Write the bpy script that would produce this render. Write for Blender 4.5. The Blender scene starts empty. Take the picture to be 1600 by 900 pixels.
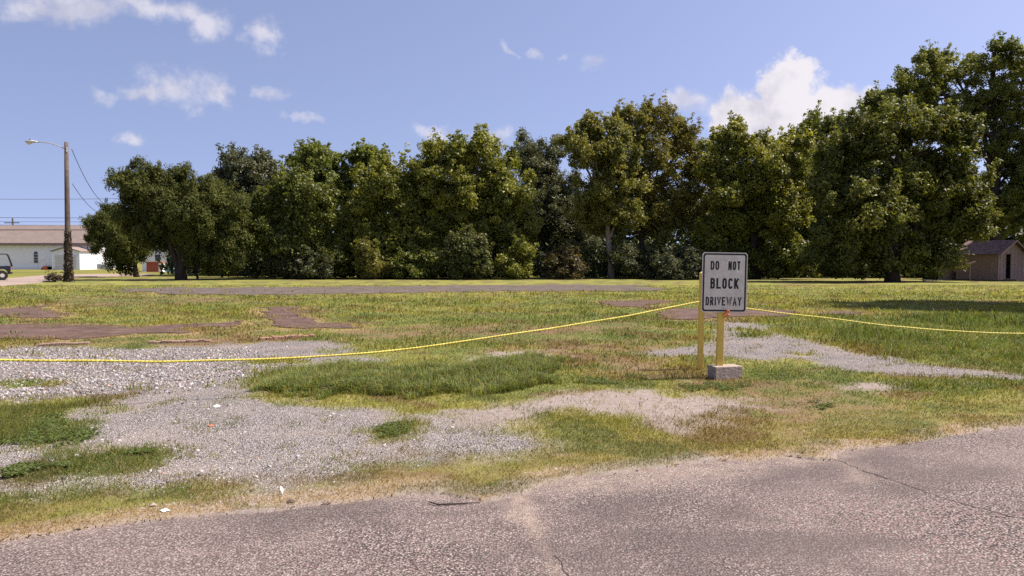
import bpy, bmesh, math, random
import numpy as np
from mathutils import Vector, Matrix

sc = bpy.context.scene
COL = sc.collection
rng = np.random.default_rng(7)
random.seed(7)
R = math.radians

# ------------------------------------------------------------------ camera
CAM_H, FPX, PITCH = 1.6, 1150.0, math.atan(45 / 1150)
cam_d = bpy.data.cameras.new('camera')
cam = bpy.data.objects.new('camera', cam_d)
COL.objects.link(cam)
cam.location = (0, 0, CAM_H)
cam.rotation_euler = (R(90) - PITCH, 0, 0)
cam_d.sensor_width = 36
cam_d.lens = 36 * FPX / 1600
cam_d.clip_end = 3000
sc.camera = cam

CP, SP = math.cos(PITCH), math.sin(PITCH)
def ray(px, py):
    X = (px - 800) / FPX; V = (450 - py) / FPX
    return X, CP + V * SP, V * CP - SP
def G(px, py, z=0.0):                  # ground point seen at a measured pixel of the photograph
    x, y, w = ray(px, py)
    t = (z - CAM_H) / w
    return (x * t, y * t)
def AT(px, py, d):                     # point at distance d
    x, y, w = ray(px, py)
    t = d / y
    return Vector((x * t, d, CAM_H + w * t))
def GP(pts): return np.array([G(*p) for p in pts])

# ------------------------------------------------------------------ light
SUN_AZ, SUN_EL = R(87), R(57)          # azimuth from the view axis towards the right
to_sun = Vector((math.sin(SUN_AZ) * math.cos(SUN_EL), math.cos(SUN_AZ) * math.cos(SUN_EL), math.sin(SUN_EL)))
sun_d = bpy.data.lights.new('sun', 'SUN')
sun_d.energy = 5.0; sun_d.angle = R(0.5); sun_d.color = (1.0, 0.91, 0.79)
sun = bpy.data.objects.new('sun', sun_d); COL.objects.link(sun)
sun.rotation_euler = (-to_sun).to_track_quat('-Z', 'Y').to_euler()
sc.view_settings.view_transform = 'Standard'
sc.view_settings.look = 'None'
sc.view_settings.exposure = 0.95
sc.cycles.use_denoising = False
sc.view_settings.gamma = 1.0
sc.cycles.max_bounces = 6
sc.cycles.diffuse_bounces = 3
sc.cycles.glossy_bounces = 2
sc.cycles.transmission_bounces = 4

class NT:
    """small node-tree writer"""
    def __init__(s, tree): s.t = tree; s.n = tree.nodes; s.l = tree.links
    def new(s, typ, **kw):
        n = s.n.new(typ)
        for k, v in kw.items(): setattr(n, k, v)
        return n
    def put(s, sock, v):
        if v is None: return
        if hasattr(v, 'is_output'): s.l.new(v, sock)
        else: sock.default_value = v
    def m(s, op, a, b=None, c=None, clamp=False):
        n = s.new('ShaderNodeMath', operation=op); n.use_clamp = clamp
        for i, v in enumerate((a, b, c)): s.put(n.inputs[i], v)
        return n.outputs[0]
    def vm(s, op, a, b=None):
        n = s.new('ShaderNodeVectorMath', operation=op)
        s.put(n.inputs[0], a); s.put(n.inputs[1], b)
        return n.outputs['Value'] if op in ('LENGTH', 'DOT_PRODUCT') else n.outputs[0]
    def mix(s, f, a, b, blend='MIX'):
        n = s.new('ShaderNodeMix', data_type='RGBA', blend_type=blend)
        s.put(n.inputs[0], f); s.put(n.inputs[6], a); s.put(n.inputs[7], b)
        return n.outputs[2]
    def noise(s, vec, scale, detail=3, rough=0.5, dist=0.0):
        n = s.new('ShaderNodeTexNoise'); s.put(n.inputs['Vector'], vec)
        n.inputs['Scale'].default_value = scale; n.inputs['Detail'].default_value = detail
        n.inputs['Roughness'].default_value = rough; n.inputs['Distortion'].default_value = dist
        return n.outputs['Fac'], n.outputs['Color']
    def vor(s, vec, scale, feature='F1', rnd=1.0):
        n = s.new('ShaderNodeTexVoronoi', feature=feature); s.put(n.inputs['Vector'], vec)
        n.inputs['Scale'].default_value = scale
        if 'Randomness' in n.inputs: n.inputs['Randomness'].default_value = rnd
        return n
    def mr(s, v, a, b, c=0.0, d=1.0, smooth=False):
        n = s.new('ShaderNodeMapRange'); n.interpolation_type = 'SMOOTHSTEP' if smooth else 'LINEAR'
        s.put(n.inputs[0], v)
        for i, q in enumerate((a, b, c, d)): s.put(n.inputs[i + 1], q)
        return n.outputs[0]
    def attr(s, name): 
        return s.new('ShaderNodeAttribute', attribute_name=name)

# ------------------------------------------------------------------ sky with clouds
world = bpy.data.worlds.new("World"); sc.world = world; world.use_nodes = True
W = NT(world.node_tree); W.n.clear()
sky = W.new('ShaderNodeTexSky'); sky.sky_type = 'NISHITA'; sky.sun_disc = False
sky.sun_elevation = SUN_EL; sky.sun_rotation = SUN_AZ
sky.altitude = 0; sky.air_density = 1.0; sky.dust_density = 0.7; sky.ozone_density = 2.6
tc = W.new('ShaderNodeTexCoord'); dirv = W.vm('NORMALIZE', tc.outputs['Generated'])
sep = W.new('ShaderNodeSeparateXYZ'); W.l.new(dirv, sep.inputs[0])
az = W.m('ARCTAN2', sep.outputs[0], sep.outputs[1]); el = W.m('ARCSINE', sep.outputs[2])
cmb = W.new('ShaderNodeCombineXYZ'); W.l.new(az, cmb.inputs[0]); W.l.new(el, cmb.inputs[1])
ae = cmb.outputs[0]
n1, n1c = W.noise(dirv, 9, 9, 0.62)
warp = W.vm('ADD', ae, W.vm('MULTIPLY', W.vm('SUBTRACT', n1c, (0.5, 0.5, 0.5)), (0.12, 0.10, 0)))
n2, _ = W.noise(dirv, 26, 9, 0.62)
def azel(px, py):
    v = Vector(ray(px, py)).normalized()
    return math.atan2(v.x, v.y), math.asin(v.z)
def cloud_field(ells):
    out = None
    for (px, py, rx, ry) in ells:
        a, e = azel(px, py)
        k = W.vm('LENGTH', W.vm('MULTIPLY', W.vm('SUBTRACT', warp, (a, e, 0)), (FPX / rx, FPX / ry, 0)))
        out = k if out is None else W.m('MINIMUM', out, k)
    return W.m('SUBTRACT', 1.0, out)
SOLID = [(1240, 124, 38, 32), (1145, 178, 42, 44), (1185, 190, 60, 45), (1250, 180, 50, 50), (1300, 172, 50, 44), (1340, 172, 30, 40),
         (1250, 225, 135, 50), (1225, 150, 36, 36)]
MID = [(295, 138, 82, 34), (235, 130, 42, 18), (345, 150, 44, 24), (110, 8, 90, 26), (240, 10, 130, 28), (322, 38, 42, 34),
       (402, 45, 40, 30), (700, 212, 40, 22), (770, 224, 40, 22), (1072, 155, 44, 24), (1480, 92, 26, 14), (210, 206, 26, 15)]
WISP = [(417, 150, 36, 18), (800, 75, 16, 10), (835, 70, 22, 10), (925, 92, 28, 16), (885, 80, 10, 8), (165, 138, 22, 12),
        (465, 195, 36, 12), (1395, 130, 40, 20), (60, 15, 50, 18)]
nn = W.m('MULTIPLY', W.m('SUBTRACT', n2, 0.5), 1.5)
def alpha(f, lo, hi, k, amp):
    return W.m('MULTIPLY', W.mr(W.m('ADD', f, W.m('MULTIPLY', nn, amp)), lo, hi, 0, 1, True), k)
a_s = alpha(cloud_field(SOLID), -0.02, 0.38, 0.95, 0.75)
a_m = alpha(cloud_field(MID), 0.05, 0.95, 0.66, 1.15)
a_w = alpha(cloud_field(WISP), 0.1, 1.0, 0.42, 1.3)
# fair-weather scraps over the rest of the sky, thinning towards the zenith
n3, _ = W.noise(dirv, 5.0, 7, 0.6)
away = W.mr(W.m('ABSOLUTE', az), 0.66, 0.8, 0, 1, True)
a_o = W.m('MULTIPLY', W.m('MULTIPLY', W.mr(n3, 0.57, 0.68, 0, 0.7, True), away), W.mr(el, 0.02, 0.1, 0, 1))
al = W.m('MAXIMUM', W.m('MAXIMUM', a_s, a_m), W.m('MAXIMUM', a_w, a_o))
n4, _ = W.noise(dirv, 15, 6, 0.55)
cshade = W.mr(W.m('ADD', n4, W.m('MULTIPLY', W.m('SUBTRACT', n2, 0.5), 0.6)), 0.32, 0.66, 0.0, 1.0, True)
ccol = W.mix(cshade, (3.4, 3.3, 3.8, 1), (4.9, 4.65, 4.85, 1))
W.l.new(W.vm('NORMALIZE', W.vm('ADD', dirv, (0, 0, 0.25))), sky.inputs[0])
tint = W.mix(1.0, sky.outputs[0], (1.40, 1.08, 1.03, 1), 'MULTIPLY')
skyc = W.mix(al, tint, ccol)
bg = W.new('ShaderNodeBackground'); W.l.new(skyc, bg.inputs[0]); bg.inputs[1].default_value = 0.098
wo = W.new('ShaderNodeOutputWorld'); W.l.new(bg.outputs[0], wo.inputs[0])

# ------------------------------------------------------------------ helpers
def tag(o, label=None, cat=None, group=None, kind=None):
    if label: o['label'] = label
    if cat: o['category'] = cat
    if group: o['group'] = group
    if kind: o['kind'] = kind
    return o
def empty(name, loc, label, cat, group=None, rz=0):
    o = bpy.data.objects.new(name, None); COL.objects.link(o)
    o.location = loc; o.rotation_euler = (0, 0, rz); o.empty_display_size = 0.2
    return tag(o, label, cat, group)
def np_mesh(name, V, F, mat, parent=None, col=None, attrs=None, smooth=False):
    """V (n,3); F (m,k) all faces the same size"""
    V = np.asarray(V, dtype=np.float32); F = np.asarray(F, dtype=np.int32)
    me = bpy.data.meshes.new(name)
    k = F.shape[1]
    me.vertices.add(len(V)); me.vertices.foreach_set('co', V.ravel())
    me.loops.add(F.size); me.loops.foreach_set('vertex_index', F.ravel())
    me.polygons.add(len(F)); me.polygons.foreach_set('loop_start', np.arange(0, F.size, k, dtype=np.int32))
    me.polygons.foreach_set('loop_total', np.full(len(F), k, dtype=np.int32))
    if smooth: me.polygons.foreach_set('use_smooth', np.ones(len(F), dtype=bool))
    if col is not None:
        a = me.attributes.new('col', 'FLOAT_COLOR', 'POINT')
        a.data.foreach_set('color', np.concatenate([col, np.ones((len(col), 1))], 1).astype(np.float32).ravel())
    for nm, arr in (attrs or {}).items():
        a = me.attributes.new(nm, 'FLOAT', 'POINT'); a.data.foreach_set('value', np.asarray(arr, dtype=np.float32))
    me.update(calc_edges=True)
    me.materials.append(mat)
    o = bpy.data.objects.new(name, me); COL.objects.link(o); o.parent = parent
    return o
class MB:
    def __init__(s): s.v = []; s.f = []
    def add(s, vs, fs):
        n = len(s.v); s.v += [tuple(p) for p in vs]; s.f += [tuple(i + n for i in f) for f in fs]; return s
    def box(s, lo, hi, M=None):
        (a, b, c), (d, e, f) = lo, hi
        vs = [Vector(p) for p in ((a,b,c),(d,b,c),(d,e,c),(a,e,c),(a,b,f),(d,b,f),(d,e,f),(a,e,f))]
        if M: vs = [M @ p for p in vs]
        return s.add(vs, [(0,3,2,1),(4,5,6,7),(0,1,5,4),(1,2,6,5),(2,3,7,6),(3,0,4,7)])
    def prism(s, poly, axis, a, b):
        """extrude a 2-D polygon along an axis: 'x': (y,z), 'y': (x,z), 'z': (x,y)"""
        def P(p, t): return {'x': (t, p[0], p[1]), 'y': (p[0], t, p[1]), 'z': (p[0], p[1], t)}[axis]
        n = len(poly)
        vs = [P(p, a) for p in poly] + [P(p, b) for p in poly]
        fs = [tuple(range(n)), tuple(range(2 * n - 1, n - 1, -1))] + [(i, i + n, (i + 1) % n + n, (i + 1) % n) for i in range(n)]
        return s.add(vs, fs)
    def tube(s, pts, rad, sides=6, cap=True):
        pts = [Vector(p) for p in pts]; n = len(pts)
        if not hasattr(rad, '__len__'): rad = [rad] * n
        vs = []; up = Vector((0.13, 0.31, 0.94)).normalized()
        for i, p in enumerate(pts):
            t = (pts[min(i + 1, n - 1)] - pts[max(i - 1, 0)]).normalized()
            a = t.cross(up)
            if a.length < 0.1: a = t.cross(Vector((1, 0.2, 0)))
            a.normalize(); b = t.cross(a)
            for k in range(sides):
                w = 2 * math.pi * k / sides
                vs.append(p + (a * math.cos(w) + b * math.sin(w)) * rad[i])
        fs = []
        for i in range(n - 1):
            for k in range(sides):
                k2 = (k + 1) % sides
                fs.append((i * sides + k, i * sides + k2, (i + 1) * sides + k2, (i + 1) * sides + k))
        if cap: fs += [tuple(range(sides - 1, -1, -1)), tuple(range((n - 1) * sides, n * sides))]
        return s.add(vs, fs)
    def build(s, name, mat, parent=None, smooth=False, bevel=0):
        me = bpy.data.meshes.new(name); me.from_pydata(s.v, [], s.f); me.update()
        bm = bmesh.new(); bm.from_mesh(me); bmesh.ops.recalc_face_normals(bm, faces=bm.faces)
        if bevel: bmesh.ops.bevel(bm, geom=list(bm.edges), offset=bevel, segments=2, affect='EDGES', profile=0.5)
        bm.to_mesh(me); bm.free()
        if smooth:
            for p in me.polygons: p.use_smooth = True
        me.materials.append(mat)
        o = bpy.data.objects.new(name, me); COL.objects.link(o); o.parent = parent
        return o

def pset(b, **kw):
    for k, v in kw.items(): b.inputs[k].default_value = v
def new_mat(name):
    m = bpy.data.materials.new(name); m.use_nodes = True
    t = NT(m.node_tree); b = t.n['Principled BSDF']
    return m, t, b
def bump(t, b, h, strength, dist):
    n = t.new('ShaderNodeBump'); n.inputs['Strength'].default_value = strength; n.inputs['Distance'].default_value = dist
    t.put(n.inputs['Height'], h); t.l.new(n.outputs[0], b.inputs['Normal'])
def objc(t): return t.new('ShaderNodeTexCoord').outputs['Object']
def plain(name, c, rough=0.7, var=0.25, scale=6, metallic=0.0, bmp=0.0, c2=None, spec=0.3):
    m, t, b = new_mat(name)
    v = objc(t); n, _ = t.noise(v, scale, 6, 0.65)
    lo = tuple(x * (1 - var) for x in c) if c2 is None else c2
    hi = tuple(min(1, x * (1 + var)) for x in c) if c2 is None else c
    t.l.new(t.mix(t.mr(n, 0.3, 0.7), (*lo, 1), (*hi, 1)), b.inputs['Base Color'])
    pset(b, Roughness=rough, Metallic=metallic); b.inputs['Specular IOR Level'].default_value = spec
    if bmp: bump(t, b, n, bmp, 0.02)
    return m

# value noise in numpy
def _h(ix, iy, seed):
    n = (ix.astype(np.int64) * 374761393 + iy.astype(np.int64) * 668265263 + seed * 1442695041) & 0x7fffffff
    n = ((n ^ (n >> 13)) * 1274126177) & 0x7fffffff
    n = (n ^ (n >> 16)) & 0xffff
    return n / 65535.0
def vnoise(x, y, seed=0):
    ix = np.floor(x); iy = np.floor(y); fx = x - ix; fy = y - iy
    fx = fx * fx * (3 - 2 * fx); fy = fy * fy * (3 - 2 * fy)
    a = _h(ix, iy, seed); b = _h(ix + 1, iy, seed); c = _h(ix, iy + 1, seed); d = _h(ix + 1, iy + 1, seed)
    return (a * (1 - fx) + b * fx) * (1 - fy) + (c * (1 - fx) + d * fx) * fy
def fbm(x, y, seed=0, oct=4):
    s = 0; a = 0.5; tot = 0
    for i in range(oct):
        s = s + a * vnoise(x * 2 ** i, y * 2 ** i, seed + i * 17); tot += a; a *= 0.55
    return s / tot
def sstep(a, b, x):
    t = np.clip((x - a) / (b - a), 0, 1); return t * t * (3 - 2 * t)
def sd_poly(x, y, poly):
    """signed distance, positive inside"""
    lo = poly.min(0) - 3; hi = poly.max(0) + 3
    out = np.full(x.shape, -3.0)
    k = (x > lo[0]) & (x < hi[0]) & (y > lo[1]) & (y < hi[1])
    if not k.any(): return out
    X = x[k]; Y = y[k]; d2 = np.full(X.shape, 1e9); ins = np.zeros(X.shape, bool)
    n = len(poly)
    for i in range(n):
        ax, ay = poly[i]; bx, by = poly[(i + 1) % n]
        ex, ey = bx - ax, by - ay
        t = np.clip(((X - ax) * ex + (Y - ay) * ey) / (ex * ex + ey * ey + 1e-12), 0, 1)
        d2 = np.minimum(d2, (X - ax - t * ex) ** 2 + (Y - ay - t * ey) ** 2)
        c = (ay > Y) != (by > Y)
        if abs(ey) > 1e-12: ins ^= c & (X < ex * (Y - ay) / ey + ax)
    r = np.sqrt(d2); out[k] = np.where(ins, r, -r)
    return out

# ------------------------------------------------------------------ where things lie on the ground (measured)
ROAD_EDGE = [(-500, 925), (-200, 872), (0, 838), (100, 824), (180, 812), (250, 806), (330, 798), (420, 793), (470, 785), (560, 776), (640, 764),
             (700, 766), (760, 775), (800, 768), (830, 752), (890, 740), (960, 735), (1040, 724), (1100, 716), (1170, 716), (1235, 707),
             (1280, 716), (1290, 703), (1400, 690), (1490, 674), (1600, 660), (1800, 640), (2200, 610)]
P_ROAD = np.vstack([GP(ROAD_EDGE), [[14, -6], [-14, -6]]])
P_GRAVEL = [GP([(-250, 560), (-100, 552), (0, 546), (120, 541), (215, 544), (330, 539), (490, 531), (545, 542), (530, 560), (490, 575), (425, 580), (398, 600),
    (420, 616), (470, 626), (600, 640), (650, 652), (720, 640), (760, 662), (800, 672), (840, 682), (885, 696), (850, 706), (760, 714), (640, 710),
    (560, 724), (450, 744), (430, 760), (330, 748), (215, 752), (190, 745), (120, 762), (60, 780), (0, 774), (-200, 790)]),
    GP([(1000, 551), (1075, 544), (1127, 529), (1131, 504), (1180, 504), (1195, 519), (1225, 527), (1277, 536), (1337, 551), (1394, 564),
        (1487, 576), (1600, 588), (1600, 594), (1469, 588), (1394, 585), (1337, 576), (1277, 564), (1225, 560), (1195, 563), (1131, 556), (1019, 555)])]
P_DIRT = [GP([(700, 645), (790, 630), (880, 613), (950, 604), (1050, 609), (1150, 625), (1195, 636), (1130, 650), (1100, 670), (1050, 677), (990, 668),
              (930, 650), (860, 644), (800, 655), (740, 662)]),
          GP([(735, 562), (770, 551), (830, 548), (850, 556), (830, 566), (770, 570)]),
          GP([(1335, 602), (1370, 595), (1400, 600), (1390, 606), (1350, 608)])]
P_ISLE = [GP([(-150, 625), (0, 620), (60, 625), (190, 617), (203, 630), (165, 645), (135, 662), (120, 690), (40, 702), (0, 702), (-150, 700)]),
          GP([(0, 740), (45, 726), (100, 720), (165, 718), (170, 736), (110, 748), (60, 756), (0, 756)]),
          GP([(150, 718), (190, 708), (240, 706), (236, 715), (185, 724), (155, 726)]),
          GP([(580, 674), (610, 664), (648, 662), (640, 676), (600, 688)]),
          GP([(85, 692), (130, 682), (135, 692), (100, 702)]),
          GP([(80, 704), (120, 699), (138, 703), (95, 716)]),
          GP([(1160, 514), (1185, 516), (1188, 526), (1160, 525)]), GP([(1228, 553), (1270, 550), (1272, 560), (1240, 562)]),
          GP([(20, 598), (70, 594), (75, 602), (30, 606)]),
          GP([(390, 566), (460, 560), (470, 568), (400, 572)])]
P_LUSH = GP([(408, 596), (440, 582), (540, 572), (640, 578), (740, 568), (840, 562), (892, 572), (890, 600), (850, 608), (740, 618), (640, 626), (560, 622), (440, 620), (412, 608)])
P_SLAB = [[(-120, 486), (0, 483), (78, 476), (84, 482), (79, 491), (100, 493), (94, 497), (53, 498), (0, 495), (-120, 496)],
          [(-150, 509), (0, 508), (60, 507), (72, 511), (137, 508), (200, 511), (300, 508.5), (340, 506), (381, 501), (387, 506), (360, 511), (300, 514), (294, 520), (250, 523), (162, 526), (110, 529.5), (0, 529), (-150, 530)],
          [(405, 481), (478, 480), (452, 486), (465, 495), (496, 504), (550, 509.5), (565, 513), (464, 515), (447, 508), (420, 493)],
          [(180, 453), (240, 450), (400, 449.5), (700, 446.5), (900, 445.4), (1000, 447), (1030, 451), (1030, 455), (900, 455), (750, 456), (620, 458), (400, 461), (240, 461), (232, 457), (180, 456.5)],
          [(938, 471), (1000, 469), (1041, 471), (1030, 476), (1000, 481.5), (960, 478)],
          [(1047, 491), (1056, 485), (1090, 483), (1165, 484), (1240, 488), (1225, 493), (1165, 497), (1100, 500), (1056, 499)],
          [(1266, 489.5), (1300, 488), (1349, 488), (1330, 491.5), (1280, 491.5)]]
P_SLAB = [GP(p) for p in P_SLAB]
P_STREET = GP([(-250, 447), (-100, 440), (16, 435), (73, 430), (130, 428.5), (240, 428), (240, 430.2), (185, 431.2), (118, 433.5), (100, 437), (85, 438.8), (57, 442.6), (0, 447.5), (-200, 462)])
P_BROWN = [GP([(740, 545), (900, 530), (1080, 528), (1090, 570), (1000, 590), (890, 600), (880, 565)]), GP([(900, 595), (1100, 590), (1250, 600), (1450, 640), (1420, 685), (1250, 700), (1120, 650), (1040, 604)]),
           GP([(460, 520), (660, 508), (1000, 505), (1040, 515), (860, 530), (600, 535)]), GP([(100, 462), (330, 462), (390, 470), (350, 476), (110, 480), (85, 472)]),
           GP([(380, 500), (410, 482), (430, 500), (450, 514), (480, 535), (340, 548), (120, 545), (0, 545), (0, 530), (160, 529), (300, 522)])]
P_GREEN_R = GP([(1180, 500), (1280, 494), (1420, 492), (1650, 488), (1900, 520), (1900, 600), (1600, 585), (1400, 560), (1240, 522)])

def mx(x, y, polys, j=None):
    s = np.full(x.shape, -3.0)
    for p in polys: s = np.maximum(s, sd_poly(x, y, p))
    return s
def fields(x, y):
    """ground cover at (x, y): grass density, blade height, colour, gravel, dirt, road distance"""
    d = np.hypot(x, y)
    k = np.clip(d / 10, 0.5, 4)
    e1 = (fbm(x * 1.1, y * 1.1, 3, 5) - 0.5)
    e2 = (fbm(x * 3.1, y * 3.1, 5, 4) - 0.5)
    big = fbm(x * 0.25, y * 0.25, 11, 4); mid = fbm(x * 0.8, y * 0.8, 23, 4); fine = fbm(x * 2.4, y * 2.4, 31, 3)
    jit = (e1 * 0.7 + e2 * 0.5) * np.clip(d / 9, 0.5, 1.4)
    road = sd_poly(x, y, P_ROAD)
    grav = np.maximum(sstep(-0.38, 0.40, sd_poly(x, y, P_GRAVEL[0]) + jit * 1.7), sstep(-0.28, 0.10, sd_poly(x, y, P_GRAVEL[1]) + jit * 0.6))
    isle = sstep(-0.2, 0.25, mx(x, y, P_ISLE) + jit * 1.3)
    grav0 = grav; grav = grav * (1 - isle)
    dirt = sstep(-0.35, 0.35, mx(x, y, P_DIRT) + jit * 1.6)
    slab = sstep(-0.05, 0.25, mx(x, y, P_SLAB) + jit * 0.8)
    lush = sstep(-0.25, 0.5, sd_poly(x, y, P_LUSH) + jit * 1.6)
    brown = sstep(-0.5, 0.8, mx(x, y, P_BROWN) + jit * 2.2)
    gr = sstep(-1.0, 1.5, sd_poly(x, y, P_GREEN_R) + jit * 2)
    street = sstep(-0.3, 0.1, sd_poly(x, y, P_STREET) + jit * 0.3)
    verge = sstep(-1.7, -0.2, road + jit * 0.9)
    straw = sstep(-0.26, -0.02, road + jit * 0.5) * (1 - sstep(0.1, 0.35, road))
    dens = 0.85 + 0.9 * (mid - 0.5)
    dens = np.maximum(dens - 0.6 * brown * sstep(0.4, 0.6, fine) - 0.5 * verge * sstep(0.45, 0.6, fine), 0.30)
    f2 = fbm(x * 3.7, y * 3.7, 131, 3); f3 = fbm(x * 1.6, y * 2.2, 137, 4)
    tuft = sstep(0.60, 0.70, f2) * 0.55
    dens = dens * (1 - grav * (0.985 - tuft * 0.5)) * (1 - dirt * (0.95 - tuft * 0.4)) * (1 - slab * (1 - 0.85 * sstep(0.57, 0.66, f3))) * (1 - street)
    dens = np.maximum(dens, lush)
    sdS = mx(x, y, P_SLAB) + jit * 0.8
    fringe = sstep(-0.5, -0.15, sdS) * (1 - sstep(0.05, 0.3, sdS)) * (d < 40)
    roadin = sstep(-0.05, 0.16, road + jit * 0.45)
    dens = dens * (1 - roadin)
    hgt = 0.022 + 0.03 * mid + 0.03 * gr + 0.035 * lush * (0.35 + 1.1 * fine) + 0.02 * sstep(13, 22, d)
    hgt = hgt * (1 - 0.45 * verge) * (1 - 0.3 * brown) + 0.03 * isle * (d < 9.5) * sstep(0.4, 0.6, fine)
    def C(*c): return np.array(c)[None, :]
    def mixc(a, b, f): return a * (1 - f[:, None]) + b * f[:, None]
    col = mixc(C(0.100, 0.134, 0.025), C(0.215, 0.205, 0.047), sstep(0.38, 0.62, big * 0.4 + mid * 0.3 + fine * 0.3))
    col = mixc(col, C(0.205, 0.212, 0.042) * np.ones_like(col), 0.55 * sstep(20, 45, d))
    col = mixc(col, C(0.092, 0.125, 0.026), gr * (0.45 + 0.5 * sstep(0.4, 0.6, mid)))
    col = mixc(col, C(0.150, 0.100, 0.052), brown * (0.30 + 0.6 * sstep(0.42, 0.62, fine)))
    col = mixc(col, C(0.185, 0.150, 0.045), verge * (0.20 + 0.55 * sstep(0.42, 0.60, f3)))
    col = mixc(col, C(0.082, 0.105, 0.026), 0.75 * sstep(0.54, 0.64, fbm(x * 1.3, y * 1.3, 151, 4)))
    col = mixc(col, C(0.135, 0.080, 0.045), 0.6 * sstep(0.56, 0.66, fbm(x * 1.1, y * 1.5, 157, 4)) * (1 - gr))
    col = mixc(col, C(0.30, 0.22, 0.105), fringe * 0.6)
    col = mixc(col, C(0.36, 0.26, 0.12), straw * sstep(0.38, 0.6, fine))
    col = mixc(col, C(0.115, 0.140, 0.038), lush * (0.35 + 0.5 * sstep(0.4, 0.6, fine)))
    col = mixc(col, C(0.090, 0.115, 0.030), isle * 0.6 * (d < 9.5))
    return dict(x=x, y=y, grav0=grav0, dens=dens, h=hgt, col=col, grav=grav, dirt=dirt, slab=slab, road=road, roadin=roadin, isle=isle, brown=brown, lush=lush,
                street=street, straw=straw, verge=verge, fine=fine, mid=mid, d=d)
def height(x, y, road):
    d = np.hypot(x, y)
    a = 1 - sstep(11.5, 13.5, d)
    z = a * (0.07 * (fbm(x * 0.55, y * 0.55, 71, 3) - 0.5) + 0.028 * (fbm(x * 2.6, y * 2.6, 77, 3) - 0.5))
    z = z * (1 - sstep(-0.9, -0.1, road)) + 0.018 * sstep(-0.6, -0.12, road)
    return np.where(road > 0.12, -0.05, z)

# ------------------------------------------------------------------ ground materials
def ground_material():
    m, t, b = new_mat('ground_cover')
    v = objc(t)
    col = t.attr('col').outputs['Color']; gv = t.attr('gravel').outputs['Fac']; dr = t.attr('dirt').outputs['Fac']
    na, _ = t.noise(v, 9, 8, 0.7); nb, _ = t.noise(v, 60, 5, 0.7); nc, _ = t.noise(v, 1.3, 6, 0.6)
    soil = t.mix(t.mr(nc, 0.35, 0.65), (0.13, 0.088, 0.066, 1), (0.22, 0.165, 0.135, 1))
    g = t.mix(t.mr(na, 0.35, 0.7), col, t.mix(0.4, col, soil))
    g = t.mix(1.0, g, t.mix(nb, (0.62, 0.62, 0.62, 1), (1.3, 1.3, 1.3, 1)), 'MULTIPLY')
    vo = t.vor(v, 70); vo2 = t.vor(v, 80)
    sepc = t.new('ShaderNodeSeparateColor'); t.l.new(vo.outputs['Color'], sepc.inputs[0])
    st = t.mix(sepc.outputs[0], (0.16, 0.147, 0.145, 1), (0.48, 0.445, 0.436, 1))
    st = t.mix(t.mr(vo.outputs['Distance'], 0.30, 0.65), st, (0.085, 0.072, 0.070, 1))
    st = t.mix(t.mr(nc, 0.42, 0.66, 0, 0.5), st, (0.30, 0.25, 0.23, 1))
    st = t.mix(t.mr(na, 0.58, 0.72, 0, 0.6), st, (0.17, 0.115, 0.09, 1))
    nf, _ = t.noise(v, 130, 3, 0.8)
    dcol = t.mix(t.mr(na, 0.3, 0.7), (0.155, 0.115, 0.098, 1), (0.26, 0.222, 0.204, 1))
    dcol = t.mix(t.mr(nf, 0.52, 0.7, 0, 0.7), dcol, (0.42, 0.37, 0.35, 1))
    dcol = t.mix(t.mr(nf, 0.44, 0.3, 0, 0.7), dcol, (0.13, 0.10, 0.095, 1))
    c = t.mix(gv, g, st); c = t.mix(dr, c, dcol)
    t.l.new(c, b.inputs['Base Color']); pset(b, Roughness=0.95); b.inputs['Specular IOR Level'].default_value = 0.1
    h = t.m('ADD', t.m('MULTIPLY', na, 0.5), t.m('MULTIPLY', t.m('SUBTRACT', 1.0, vo.outputs['Distance']), t.m('MULTIPLY', gv, 1.2)))
    h = t.m('ADD', h, t.m('MULTIPLY', nb, 0.4))
    bump(t, b, h, 0.8, 0.02)
    return m
M_GROUND = ground_material()

def fan_grid(ds, us):
    D, U = np.meshgrid(ds, us, indexing='ij')
    x = (U * D).ravel(); y = D.ravel()
    nr, ncn = len(ds), len(us)
    i = np.arange(nr - 1)[:, None] * ncn + np.arange(ncn - 1)[None, :]
    F = np.stack([i, i + 1, i + ncn + 1, i + ncn], -1).reshape(-1, 4)
    return x, y, F
# near lot: finely divided where it is close
pys = np.concatenate([np.linspace(960, 470, 230), np.linspace(468, 433, 24)])
ds = np.array([G(800, p)[1] for p in pys])
x, y, F = fan_grid(ds, np.concatenate([np.linspace(-1.9, -0.86, 40), np.linspace(-0.85, 0.85, 290), np.linspace(0.86, 1.9, 40)]))
f = fields(x, y)
z = height(x, y, f['road'])
np_mesh_ground = np_mesh('lot_ground', np.stack([x, y, z], 1), F, M_GROUND, None, f['col'], {'gravel': f['grav'], 'dirt': np.maximum(f['dirt'], np.maximum(f['roadin'], f['straw'] * 0.7))}, True)
tag(np_mesh_ground, 'vacant lot of mown grass, gravel and bare dirt', 'ground', None, 'structure')
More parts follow.
